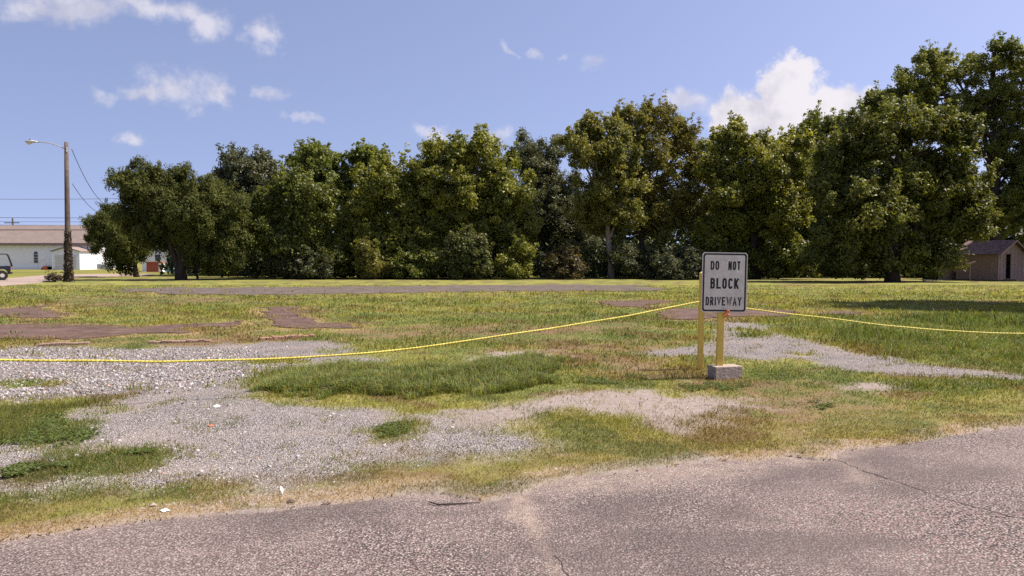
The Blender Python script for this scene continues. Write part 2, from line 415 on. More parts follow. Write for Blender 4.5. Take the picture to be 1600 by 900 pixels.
# the wide sheet out to the horizon
def field_material():
    m, t, b = new_mat('far_field')
    v = objc(t); n, _ = t.noise(v, 0.09, 6, 0.65); n2_, _ = t.noise(v, 2.5, 5, 0.7)
    c = t.mix(t.mr(n, 0.35, 0.65), (0.11, 0.12, 0.028, 1), (0.19, 0.17, 0.044, 1))
    c = t.mix(1.0, c, t.mix(n2_, (0.7, 0.7, 0.7, 1), (1.3, 1.3, 1.3, 1)), 'MULTIPLY')
    t.l.new(c, b.inputs['Base Color']); pset(b, Roughness=0.95); b.inputs['Specular IOR Level'].default_value = 0.1
    bump(t, b, n2_, 0.6, 0.05)
    return m
MB().add([(-900, -300, -0.07), (900, -300, -0.07), (900, 1500, -0.07), (-900, 1500, -0.07)], [(0, 1, 2, 3)]).build('ground', field_material())
tag(bpy.data.objects['ground'], 'wide grassy ground running out to the horizon', 'ground', None, 'structure')

# ------------------------------------------------------------------ road
def road_material():
    m, t, b = new_mat('chip_seal')
    v = objc(t)
    sand = t.attr('sand').outputs['Fac']; worn = t.attr('worn').outputs['Fac']
    vo = t.vor(v, 78); sp = t.new('ShaderNodeSeparateColor'); t.l.new(vo.outputs['Color'], sp.inputs[0])
    vs = t.vor(v, 120); ss = t.new('ShaderNodeSeparateColor'); t.l.new(vs.outputs['Color'], ss.inputs[0])
    big, _ = t.noise(v, 0.8, 6, 0.6); mid, _ = t.noise(v, 7, 6, 0.7); fi, _ = t.noise(v, 210, 3, 0.75)
    k = t.m('ADD', t.m('MULTIPLY', sp.outputs[0], 0.6), t.m('MULTIPLY', ss.outputs[0], 0.4))
    stone = t.mix(t.mr(k, 0.15, 0.85), (0.072, 0.057, 0.054, 1), (0.315, 0.256, 0.238, 1))
    stone = t.mix(t.mr(sp.outputs[1], 0.82, 0.95, 0, 0.8), stone, (0.42, 0.37, 0.34, 1))
    stone = t.mix(t.mr(sp.outputs[2], 0.74, 0.9, 0, 0.6), stone, (0.31, 0.165, 0.158, 1))
    binder = t.mix(t.mr(big, 0.35, 0.65), (0.030, 0.024, 0.023, 1), (0.085, 0.065, 0.060, 1))
    gap = t.mr(vo.outputs['Distance'], 0.36, 0.7, 0, 1)
    c = t.mix(gap, stone, binder)
    c = t.mix(t.mr(big, 0.42, 0.62, 0.0, 0.18), c, (0.20, 0.155, 0.142, 1))
    c = t.mix(t.m('MULTIPLY', worn, 0.62), c, (0.070, 0.056, 0.053, 1))
    sm = t.m('MULTIPLY', sand, t.mr(t.m('ADD', mid, t.m('MULTIPLY', t.m('SUBTRACT', fi, 0.5), 1.4)), 0.3, 0.7))
    c = t.mix(sm, c, t.mix(fi, (0.26, 0.195, 0.155, 1), (0.44, 0.35, 0.29, 1)))
    t.l.new(c, b.inputs['Base Color']); pset(b, Roughness=0.85); b.inputs['Specular IOR Level'].default_value = 0.25
    h = t.m('ADD', t.m('SUBTRACT', 1.0, vo.outputs['Distance']), t.m('MULTIPLY', fi, 0.4))
    bump(t, b, h, 0.9, 0.008)
    return m
M_ROAD = road_material()
pys = np.linspace(1500, 600, 230); ds = np.array([G(800, p)[1] for p in pys])
x, y, F = fan_grid(ds, np.linspace(-1.7, 1.7, 420))
road = sd_poly(x, y, P_ROAD) + (fbm(x * 3.2, y * 3.2, 91, 5) - 0.5) * 0.22
keep = road > -0.01
Fk = F[keep[F].all(1)]
used = np.unique(Fk); remap = np.full(len(x), -1); remap[used] = np.arange(len(used))
xx, yy, rr = x[used], y[used], road[used]
zz = 0.006 + 0.012 * (fbm(xx * 0.9, yy * 0.9, 5, 3) - 0.5) - 0.02 * (1 - sstep(0.0, 0.1, rr))
band = GP([(770, 765), (790, 800), (815, 840), (850, 900), (890, 960), (935, 960), (890, 890), (862, 840), (842, 800), (835, 765)])
band2 = GP([(1200, 716), (1290, 706), (1350, 735), (1345, 750), (1290, 728), (1240, 726)])
band3 = GP([(790, 760), (900, 742), (1040, 728), (1180, 720), (1190, 738), (1040, 760), (900, 768), (800, 780)])
bj = (fbm(xx * 2, yy * 2, 44, 4) - 0.5) * 0.5
sand = np.maximum.reduce([0.6 * (1 - sstep(0.02, 0.24, rr + bj * 0.6)), 0.80 * sstep(-0.04, 0.10, sd_poly(xx, yy, band) + bj * 0.5),
                          0.8 * sstep(-0.12, 0.1, sd_poly(xx, yy, band2) + bj), 0.5 * sstep(-0.15, 0.2, sd_poly(xx, yy, band3) + bj)])
dark = GP([(845, 768), (960, 752), (1080, 770), (1220, 800), (1300, 860), (1280, 1000), (960, 1000), (905, 900), (868, 840), (848, 800)])
tire = np.maximum(0.9 * sstep(0.55, 0.70, fbm(xx * 0.7 + 4, yy * 1.1, 63, 4)), 0.85 * sstep(-0.04, 0.05, sd_poly(xx, yy, dark) + bj * 0.25) * sstep(0.30, 0.62, fbm(xx * 1.3, yy * 1.3, 66, 4)))
road_o = np_mesh('road', np.stack([xx, yy, zz], 1), remap[Fk], M_ROAD, None, None, {'sand': sand, 'worn': tire}, True)
tag(road_o, 'pinkish grey chip seal road along the foreground', 'road', None, 'structure')
M_CRACK = plain('crack_dark', (0.045, 0.037, 0.035), 0.95)  # near-black colour for the flat ribbons laid along the cracks
def crack(pts, w):
    P = GP(pts); Q = [P[0]]
    for a, b_ in zip(P[:-1], P[1:]):
        for k in range(1, 9): Q.append(a + (b_ - a) * k / 8 + rng.normal(0, 0.008, 2))
    mb = MB(); vs = []; n = len(Q)
    for i, q in enumerate(Q):
        t_ = Q[min(i + 1, n - 1)] - Q[max(i - 1, 0)]; t_ /= np.linalg.norm(t_); nv = np.array((-t_[1], t_[0]))
        ww = w * random.uniform(0.3, 1.0) * (0.25 if i in (0, n - 1) else 1)
        zc = 0.010 + 0.012 * (fbm(np.array([q[0] * 0.9]), np.array([q[1] * 0.9]), 5, 3)[0] - 0.5)
        vs += [(*(q - nv * ww), zc), (*(q + nv * ww), zc)]
    mb.add(vs, [(2 * i, 2 * i + 2, 2 * i + 3, 2 * i + 1) for i in range(n - 1)])
    mb.build('crack', M_CRACK, road_o)
crack([(1285, 714), (1320, 724), (1352, 738), (1395, 752), (1450, 772), (1500, 788), (1560, 804), (1640, 822)], 0.006)
crack([(868, 868), (884, 892), (905, 925)], 0.0028)

# old pads of asphalt left in the grass, and the side street
def pad_material(name, c1, c2, sc_=1.0):
    m, t, b = new_mat(name)
    v = objc(t); n, _ = t.noise(v, 1.2, 8, 0.65); n2_, _ = t.noise(v, 22, 6, 0.75)
    c = t.mix(t.mr(n, 0.35, 0.65), (*c1, 1), (*c2, 1))
    c = t.mix(1.0, c, t.mix(n2_, (0.65, 0.65, 0.65, 1), (1.35, 1.35, 1.35, 1)), 'MULTIPLY')
    n3_, _ = t.noise(v, 3.3, 7, 0.7); c = t.mix(t.mr(n3_, 0.52, 0.64, 0, 0.6), c, (0.17, 0.125, 0.09, 1))
    t.l.new(c, b.inputs['Base Color']); pset(b, Roughness=0.9); b.inputs['Specular IOR Level'].default_value = 0.2
    bump(t, b, n2_, 0.5, 0.01)
    return m
M_PAD = pad_material('old_asphalt', (0.066, 0.038, 0.032), (0.110, 0.071, 0.060))
M_PADF = pad_material('grey_asphalt', (0.066, 0.054, 0.050), (0.120, 0.098, 0.088))
M_ST = pad_material('street_surface', (0.24, 0.185, 0.16), (0.31, 0.245, 0.215))
def ragged(poly, step, amp, seed, bite=0.0):
    r = np.random.default_rng(seed); out = []; n = len(poly)
    for i in range(n):
        a, b_ = poly[i], poly[(i + 1) % n]; L = np.linalg.norm(b_ - a); k = max(1, int(L / step))
        nv = np.array([b_[1] - a[1], a[0] - b_[0]]) / (L + 1e-9)
        for q in range(k):
            p = a + (b_ - a) * q / k
            w = (fbm(np.array([p[0] * 0.9]), np.array([p[1] * 0.9]), seed, 4)[0] - 0.5) * bite
            out.append(p + nv * w + r.normal(0, amp, 2) * (1 if q else 0.5))
    return out
def sheet(name, poly, z0, z1, mat, label, cat, step=0.25, amp=0.05, seed=1, kind='structure', bite=0.0):
    P = ragged(poly, step, amp, seed, bite)
    bm = bmesh.new()
    vs = [bm.verts.new((p[0], p[1], z1)) for p in P]
    es = [bm.edges.new((vs[i], vs[(i + 1) % len(vs)])) for i in range(len(vs))]
    bmesh.ops.triangle_fill(bm, edges=es, use_beauty=True)
    lo = [bm.verts.new((p[0] , p[1], z0)) for p in P]
    for i in range(len(P)):
        j = (i + 1) % len(P)
        bm.faces.new((vs[i], vs[j], lo[j], lo[i]))
    bmesh.ops.recalc_face_normals(bm, faces=bm.faces)
    me = bpy.data.meshes.new(name); bm.to_mesh(me); bm.free(); me.materials.append(mat)
    o = bpy.data.objects.new(name, me); COL.objects.link(o)
    return tag(o, label, cat, None, kind)
PADL = ['small purple-brown asphalt slab at the far left edge in grass', 'long purple-brown asphalt slab beside the brick edging, left',
        'purple-brown asphalt slab reaching back from the brick edging', 'long grey asphalt strip across the lot below the trees',
        'small asphalt slab in grass left of the sign', 'asphalt slab in the grass directly behind the sign', 'thin asphalt slab right of the sign in grass']
for i, p in enumerate(P_SLAB):
    sheet('asphalt_pad', p, -0.05, 0.018 + 0.001 * i, M_PADF if i == 3 else M_PAD, PADL[i], 'pavement', 0.18, 0.05, 10 + i, 'structure', 3.0 if i == 3 else 1.5)
sheet('street', P_STREET, -0.1, 0.025, M_ST, 'pale side street running away past the pole at the left', 'street', 0.8, 0.06, 40)

# brick and concrete edging at the front of the old slab
M_CONC = plain('edging_concrete', (0.22, 0.150, 0.112), 0.9, 0.3, 9, bmp=0.5)
M_BRICK = plain('edging_brick', (0.27, 0.15, 0.11), 0.9, 0.35, 12, bmp=0.5)
edge = empty('brick_edging', (*G(300, 538), 0), 'broken row of bricks edging the slab above the gravel', 'edging')
def local(o, p): return Vector(p) - o.location
EDGE = [(60, 541, 140, 538, 9), (232, 537, 330, 534, 10), (405, 531, 492, 526, 9)]
for (ax, ay, bx, by, n) in EDGE:
    a = np.array(G(ax, ay)); b_ = np.array(G(bx, by)); L = np.linalg.norm(b_ - a); ang = math.atan2(*(b_ - a)[::-1])
    for k in range(n):
        c = a + (b_ - a) * (k + 0.5) / n
        w = L / n * random.uniform(0.86, 0.97)
        M = Matrix.Translation(local(edge, (c[0], c[1], random.uniform(-0.01, 0.012)))) @ Matrix.Rotation(ang + random.uniform(-0.05, 0.05), 4, 'Z')
        MB().box((-w / 2, -0.06 + random.uniform(-.015, .015), -0.03), (w / 2, 0.10, 0.045), M).build('brick', M_BRICK if ax > 300 else M_CONC, edge, bevel=0.006)

# ------------------------------------------------------------------ gravel stones (stuff)
def stones(name, n, smin, smax, mask, label, seed, cols, chip=False):
    r = np.random.default_rng(seed)
    py = 500 + (800 - 500) * r.random(n * 6) ** 1.25; px = r.uniform(-120, 1680, n * 6)
    X = (px - 800) / FPX; V = (450 - py) / FPX; w_ = V * CP - SP; t_ = -CAM_H / w_
    x = X * t_; y = (CP + V * SP) * t_
    f = fields(x, y); k = r.random(len(x)) < mask(f) * (1 - f['roadin'])
    x, y = x[k][:n], y[k][:n]; n = len(x)
    z = height(x, y, sd_poly(x, y, P_ROAD))
    base = np.array([(-1,-1,-1),(1,-1,-1),(1,1,-1),(-1,1,-1),(-1,-1,1),(1,-1,1),(1,1,1),(-1,1,1)], float)
    fc = np.array([(0,3,2,1),(4,5,6,7),(0,1,5,4),(1,2,6,5),(2,3,7,6),(3,0,4,7)])
    if chip:
        base = np.array([(-1,-.8,-.5),(1,-.9,-.5),(.9,1,-.5),(-1,.9,-.5),(-.35,0,.75),(.4,.1,.8)], float); fc = np.array([(0,1,5,4),(2,3,4,5),(1,2,5,5),(3,0,4,4)])
    kb = len(base)
    s = (smin + (smax - smin) * r.random(n) ** 2.2) * 0.5
    P = base[None] * (1 + r.uniform(-0.45, 0.25, (n, kb, 3)))
    P *= s[:, None, None] * r.uniform(0.6, 1.25, (n, 1, 3)) * np.array([1, 1, 0.75])
    a = r.uniform(0, 6.283, n); tl = r.uniform(-0.6, 0.6, n)
    ca, sa, ct, stt = np.cos(a)[:, None], np.sin(a)[:, None], np.cos(tl)[:, None], np.sin(tl)[:, None]
    X1 = P[..., 0] * ct - P[..., 2] * stt; Z1 = P[..., 0] * stt + P[..., 2] * ct
    X2 = X1 * ca - P[..., 1] * sa; Y2 = X1 * sa + P[..., 1] * ca
    V = np.stack([X2 + x[:, None], Y2 + y[:, None], Z1 + (z + s * 0.05)[:, None]], -1).reshape(-1, 3)
    Fq = (np.arange(n)[:, None, None] * kb + fc[None]).reshape(-1, 4)
    if chip: Fq = np.concatenate([Fq[:, [0, 1, 2]], Fq[:, [0, 2, 3]]]); Fq = Fq[(Fq[:, 0] != Fq[:, 1]) & (Fq[:, 1] != Fq[:, 2]) & (Fq[:, 0] != Fq[:, 2])]
    c = np.array(cols[0])[None] + (np.array(cols[1]) - np.array(cols[0]))[None] * r.random((n, 1)) ** 1.2
    c = c * r.uniform(0.85, 1.1, (n, 3)) ** 0.4
    dk = r.random(n) < 0.10; c[dk] *= 0.35
    rd = r.random(n) < 0.03; c[rd] *= np.array([1.0, 0.72, 0.6])
    o = np_mesh(name, V, Fq, M_STONE, None, np.repeat(c, kb, 0))
    return tag(o, label, 'gravel', None, 'stuff')
def attr_mat(name, rough=0.9, spec=0.15, nscale=60):
    m, t, b = new_mat(name)
    c = t.attr('col').outputs['Color']; n, _ = t.noise(objc(t), nscale, 4, 0.7)
    t.l.new(t.mix(1.0, c, t.mix(n, (0.75, 0.75, 0.75, 1), (1.25, 1.25, 1.25, 1)), 'MULTIPLY'), b.inputs['Base Color'])
    pset(b, Roughness=rough); b.inputs['Specular IOR Level'].default_value = spec
    return m
M_STONE = attr_mat('limestone_gravel')
GC = ((0.115, 0.105, 0.107), (0.45, 0.418, 0.415))
P_COARSE = GP([(-300, 545), (130, 540), (430, 545), (470, 575), (300, 605), (60, 622), (-300, 640)])
def coarse_zone(f_):
    c_ = sstep(-0.3, 0.5, sd_poly(f_['x'], f_['y'], P_COARSE) + 1.2 * (f_['fine'] - 0.5))
    return np.clip(f_['grav'] + 0.10 * (f_['grav0'] > 0.02), 0, 1) * (0.006 + 0.95 * c_ + 0.02 * sstep(0.5, 0.62, f_['mid']))
def fine_zone(f_):
    return np.maximum.reduce([f_['grav'] * 0.9, 0.25 * (f_['grav0'] > 0.02), 0.16 * f_['brown'] * (f_['d'] < 13),  f_['dirt'] * (0.35 + 0.5 * f_['fine']), 0.3 * f_['straw'] * (f_['fine'] > 0.5)])
stones('gravel', 30000, 0.010, 0.036, coarse_zone, 'crushed pale limestone gravel covering the left of the lot', 5, GC)
stones('fine_gravel', 56000, 0.006, 0.0145, fine_zone, 'fine grit scattered over the bare dirt and road edge', 6, ((0.150, 0.138, 0.136), (0.47, 0.438, 0.428)), True)

# ------------------------------------------------------------------ grass (stuff)
def leafy_mat(name, trans=0.35, rough=0.6, spec=0.25):
    m, t, b = new_mat(name)
    c = t.attr('col').outputs['Color']
    t.l.new(c, b.inputs['Base Color']); pset(b, Roughness=rough); b.inputs['Specular IOR Level'].default_value = spec
    tr = t.new('ShaderNodeBsdfTranslucent')
    t.l.new(t.mix(1.0, c, (1.25, 1.2, 0.55, 1), 'MULTIPLY'), tr.inputs[0])
    ms = t.new('ShaderNodeMixShader'); ms.inputs[0].default_value = trans
    t.l.new(b.outputs[0], ms.inputs[1]); t.l.new(tr.outputs[0], ms.inputs[2])
    t.l.new(ms.outputs[0], t.n['Material Output'].inputs[0])
    return m
M_GRASS = leafy_mat('grass_blades', 0.42, 0.65, 0.2)
def scatter(n, py0, py1, pw, r):
    py = py0 + (py1 - py0) * r.random(n) ** pw; px = r.uniform(-330, 1930, n)
    X = (px - 800) / FPX; V = (450 - py) / FPX; w_ = V * CP - SP; t_ = -CAM_H / w_
    return X * t_, (CP + V * SP) * t_
def blades(name, n, py0, py1, pw, accept, hscale, wmul, label, seed, seg=False, lean=0.5):
    r = np.random.default_rng(seed)
    x, y = scatter(n, py0, py1, pw, r)
    f = fields(x, y); k = r.random(n) < accept(f)
    x, y = x[k], y[k]; f = {q: v[k] for q, v in f.items()}; n = len(x)
    z = height(x, y, f['road']); d = f['d']
    h = f['h'] * hscale * r.uniform(0.5, 1.35, n); w = np.maximum(0.0028, 0.00062 * d) * wmul * r.uniform(0.7, 1.3, n)
    a = r.uniform(0, 6.283, n); ln = np.abs(r.normal(0, lean, n)) + 0.1; b_ = r.uniform(0, 6.283, n)
    wx, wy = np.cos(a) * w, np.sin(a) * w
    lx, ly = np.cos(b_) * ln * h, np.sin(b_) * ln * h
    far = sstep(14, 30, d)[:, None]
    c = f['col'] * (1 + r.uniform(-0.28, 0.30, (n, 1)) * (1 - 0.6 * far)) * r.uniform(0.94, 1.06, (n, 3)) * (1 + 0.10 * far)
    dry = r.random(n) < (0.10 + 0.25 * f['verge'] + 0.2 * f['brown']) * (1 - 0.7 * f['lush']) * (1 - 0.85 * far[:, 0])
    c[dry] = np.array([0.28, 0.21, 0.10]) * r.uniform(0.6, 1.15, (dry.sum(), 1))
    z0 = z - 0.005
    if not seg:
        V = np.stack([np.stack([x - wx, y - wy, z0], 1), np.stack([x + wx, y + wy, z0], 1), np.stack([x + lx, y + ly, z + h], 1)], 1).reshape(-1, 3)
        Fq = np.arange(n * 3).reshape(-1, 3); C = np.repeat(c, 3, 0)
    else:
        mx_, my_ = x + lx * 0.35, y + ly * 0.35; mz = z + h * 0.68
        V = np.stack([np.stack([x - wx, y - wy, z0], 1), np.stack([x + wx, y + wy, z0], 1), np.stack([mx_ - wx * .7, my_ - wy * .7, mz], 1),
                      np.stack([mx_ + wx * .7, my_ + wy * .7, mz], 1), np.stack([x + lx * 1.25, y + ly * 1.25, z + h * 0.95], 1)], 1).reshape(-1, 3)
        i = np.arange(n)[:, None] * 5
        Fq = np.concatenate([i + np.array([[0, 1, 3]]), i + np.array([[0, 3, 2]]), i + np.array([[2, 3, 4]])]); C = np.repeat(c, 5, 0)
    o = np_mesh(name, V, Fq, M_GRASS, None, C)
    return tag(o, label, 'grass', None, 'stuff')
blades('grass', 800000, 446, 850, 1.25, lambda q: np.clip(q['dens'], 0, 1) * (1 - 0.5 * q['lush']) * np.where(q['d'] > 42, 0.6, 1), 1.0, 0.85, 'short mown grass of the vacant lot', 21, False, 1.1)
def tussocks(name, n, per, label, seed):
    r = np.random.default_rng(seed)
    lo, hi = P_LUSH.min(0) - 0.3, P_LUSH.max(0) + 0.3
    x = r.uniform(lo[0], hi[0], n * 8); y = r.uniform(lo[1], hi[1], n * 8); f = fields(x, y)
    k = r.random(len(x)) < f['lush'] ** 1.5 * (0.25 + 0.75 * sstep(0.42, 0.58, f['fine'])); x, y, lu, mi = x[k][:n], y[k][:n], f['lush'][k][:n], f['mid'][k][:n]; n = len(x)
    sz = r.uniform(0.45, 1.25, n) * (0.5 + 0.6 * lu)
    tone = r.random(n); c0 = np.array([[0.105, 0.142, 0.038]]) * (1 - tone[:, None]) + np.array([[0.190, 0.215, 0.068]]) * tone[:, None]
    i = np.repeat(np.arange(n), per); m_ = len(i)
    a = r.uniform(0, 6.283, m_); rad = 0.10 * sz[i] * np.sqrt(r.random(m_)); bx = x[i] + np.cos(a) * rad; by = y[i] + np.sin(a) * rad
    z = height(bx, by, np.full(m_, -2.0)) - 0.005
    h = 0.125 * sz[i] * r.uniform(0.45, 1.25, m_); ln = r.uniform(0.15, 1.1, m_); b_ = a + r.normal(0, 0.5, m_)
    lx, ly = np.cos(b_) * ln * h, np.sin(b_) * ln * h; w = 0.0042 * r.uniform(0.7, 1.3, m_); wx, wy = -np.sin(b_) * w, np.cos(b_) * w
    V = np.stack([np.stack([bx - wx, by - wy, z], 1), np.stack([bx + wx, by + wy, z], 1), np.stack([bx + lx * .4 - wx * .8, by + ly * .4 - wy * .8, z + h * .7], 1),
                  np.stack([bx + lx * .4 + wx * .8, by + ly * .4 + wy * .8, z + h * .7], 1), np.stack([bx + lx * 1.3, by + ly * 1.3, z + h * (1 - 0.28 * ln)], 1)], 1).reshape(-1, 3)
    q = np.arange(m_)[:, None] * 5
    Fq = np.concatenate([q + np.array([[0, 1, 3]]), q + np.array([[0, 3, 2]]), q + np.array([[2, 3, 4]])])
    c = c0[i] * r.uniform(0.7, 1.35, (m_, 1)) * r.uniform(0.93, 1.07, (m_, 3)); dry = r.random(m_) < 0.13; c[dry] = np.array([0.27, 0.21, 0.10]) * r.uniform(0.6, 1.1, (dry.sum(), 1))
    tag(np_mesh(name, V, Fq, M_GRASS, None, np.repeat(c, 5, 0)), label, 'grass', None, 'stuff')
tussocks('tall_grass', 1150, 54, 'long green grass tussocks on an island in the gravel', 22)
blades('meadow_grass', 68000, 455, 610, 1.2, lambda q: np.clip(q['dens'], 0, 1) * (q['mid'] > 0.52) * (1 - q['lush']) * 0.8, 1.9, 1.0, 'taller seed stalks standing above the mown grass', 23, True, 0.5)
blades('dry_straw', 82000, 640, 860, 0.9, lambda q: np.clip(q['straw'] * (q['fine'] > 0.45) * 0.9 + 0.05 * q['verge'], 0, 1) * (1 - sstep(0.2, 0.45, q['road'] + 0.5 * (q['fine'] - 0.5))), 0.9, 1.0, 'dry straw coloured grass along the road edge', 24, False, 2.2)

# low broadleaf weeds
def weeds(name, polys, n, label, seed, hz=0.022, cmul=1.0):
    r = np.random.default_rng(seed); Vs = []; Cs = []
    for (poly, cnt) in polys:
        P = GP(poly); lo, hi = P.min(0), P.max(0)
        x = r.uniform(lo[0], hi[0], cnt * 3); y = r.uniform(lo[1], hi[1], cnt * 3)
        k = (sd_poly(x, y, P) + (fbm(x * 3, y * 3, seed, 4) - 0.5) * 1.1) > 0.02
        x, y = x[k][:cnt], y[k][:cnt]; m_ = len(x)
        z = height(x, y, sd_poly(x, y, P_ROAD)) + r.uniform(0.01, hz * 1.6, m_)
        s = r.uniform(0.008, 0.019, m_)
        nrm = np.stack([r.normal(0, 0.45, m_), r.normal(0, 0.45, m_), np.ones(m_)], 1); nrm /= np.linalg.norm(nrm, axis=1)[:, None]
        a = r.uniform(0, 6.283, m_); t_ = np.stack([np.cos(a), np.sin(a), np.zeros(m_)], 1)
        t_ -= nrm * (t_ * nrm).sum(1)[:, None]; b_ = np.cross(nrm, t_)
        c0 = np.stack([x, y, z], 1)
        Vs.append(np.stack([c0 + t_ * s[:, None], c0 + b_ * s[:, None] * .7, c0 - t_ * s[:, None], c0 - b_ * s[:, None] * .7], 1).reshape(-1, 3))
        Cs.append(np.repeat(np.array([[0.095, 0.125, 0.036]]) * cmul * r.uniform(0.6, 1.4, (m_, 1)) * r.uniform(.9, 1.1, (m_, 3)), 4, 0))
    V = np.concatenate(Vs); C = np.concatenate(Cs)
    o = np_mesh(name, V, np.arange(len(V)).reshape(-1, 4), M_GRASS, None, C)
    return tag(o, label, 'weeds', None, 'stuff')
weeds('weed_patch', [([(-60, 650), (60, 648), (130, 655), (120, 690), (40, 700), (-60, 700)], 5200), ([(20, 735), (100, 722), (160, 722), (150, 738), (60, 752)], 2600),
      ([(80, 690), (130, 682), (135, 692), (100, 702)], 500), ([(155, 722), (200, 708), (240, 707), (230, 716)], 700),
      ([(1060, 600), (1120, 596), (1130, 610), (1080, 616)], 900), ([(1130, 600), (1170, 600), (1175, 608), (1130, 612)], 400),
      ([(910, 590), (960, 586), (965, 598), (915, 600)], 700), ([(975, 588), (1005, 586), (1008, 597), (980, 598)], 300),
      ([(1260, 632), (1330, 628), (1340, 640), (1270, 644)], 500), ([(585, 674), (645, 663), (640, 676), (600, 686)], 900), ([(1160, 576), (1230, 572), (1240, 592), (1165, 596)], 900),
      ([(200, 538), (225, 534), (228, 545), (205, 547)], 350), ([(940, 518), (1000, 510), (1010, 530), (950, 534)], 900)],
      0, 'low broadleaf weeds creeping over the gravel and around the sign', 31)

# ------------------------------------------------------------------ trees
def bark(name, c): return plain(name, c, 0.95, 0.4, 5, bmp=0.8)
M_BARK = bark('bark_dark', (0.050, 0.036, 0.030)); M_BARKL = bark('bark_light', (0.22, 0.18, 0.15))
M_LEAF = leafy_mat('leaves', 0.40, 0.5, 0.35)
M_CEDAR = leafy_mat('cedar_sprays', 0.28, 0.75, 0.15)

def leaf_quads(c, nrm, s, asp, col, r, droop=0.0, updir=None):
    n = len(c)
    t_ = r.normal(0, 1, (n, 3))
    if updir is not None: t_ = t_ * 0.45 + updir
    t_[:, 2] -= droop
    t_ -= nrm * (t_ * nrm).sum(1)[:, None]; t_ /= np.linalg.norm(t_, axis=1)[:, None] + 1e-9
    b_ = np.cross(nrm, t_)
    s = s[:, None]
    V = np.stack([c + t_ * s * 1.1, c - t_ * s * 0.75 + b_ * s * asp * 1.3, c - t_ * s * 0.75 - b_ * s * asp * 1.3], 1).reshape(-1, 3)
    return V, np.repeat(col, 3, 0)

def crown_clumps(ells, rc, dens, r, shell=0.78):
    pts = []; outs = []; tones = []
    for (cx, cy, cz, rx, ry, rz) in ells:
        R3 = np.array([rx, ry, rz]); C3 = np.array([cx, cy, cz])
        m_ = int(np.clip(13 * (rx * rz) ** 0.5 / 1.6, 9, 26))
        sv = r.normal(0, 1, (m_, 3)); sv /= np.linalg.norm(sv, axis=1)[:, None]
        for v in sv:
            q = r.uniform(0.48, 0.92); sr = r.uniform(0.20, 0.42) * (rx * ry * rz) ** (1 / 3)
            c = C3 + v * q * R3
            n = max(4, int(dens * 3.4 * (sr / rc) ** 2 + 3))
            w = r.normal(0, 1, (n, 3)) + v * 0.7 + np.array([0, 0, 0.35]); w /= np.linalg.norm(w, axis=1)[:, None]
            pts.append(c + w * sr * (r.uniform(0.65, 1.1, (n, 1)) + 0.5 * r.random((n, 1)) ** 5) * np.array([1.05, 1.05, 0.9])); outs.append(w * 0.8 + v * 0.3); tones.append(np.full(n, r.random()))
        n = max(5, int(dens * 1.5 * (rx * rz) / (rc * rc)))       # inside
        w = r.normal(0, 1, (n, 3)); w /= np.linalg.norm(w, axis=1)[:, None]
        pts.append(C3 + w * R3 * r.uniform(0.2, 0.75, (n, 1))); outs.append(w); tones.append(r.random(n))
    P = np.concatenate(pts); O = np.concatenate(outs); T = np.concatenate(tones)
    ok = P[:, 2] > 0.25
    return P[ok], O[ok], T[ok]

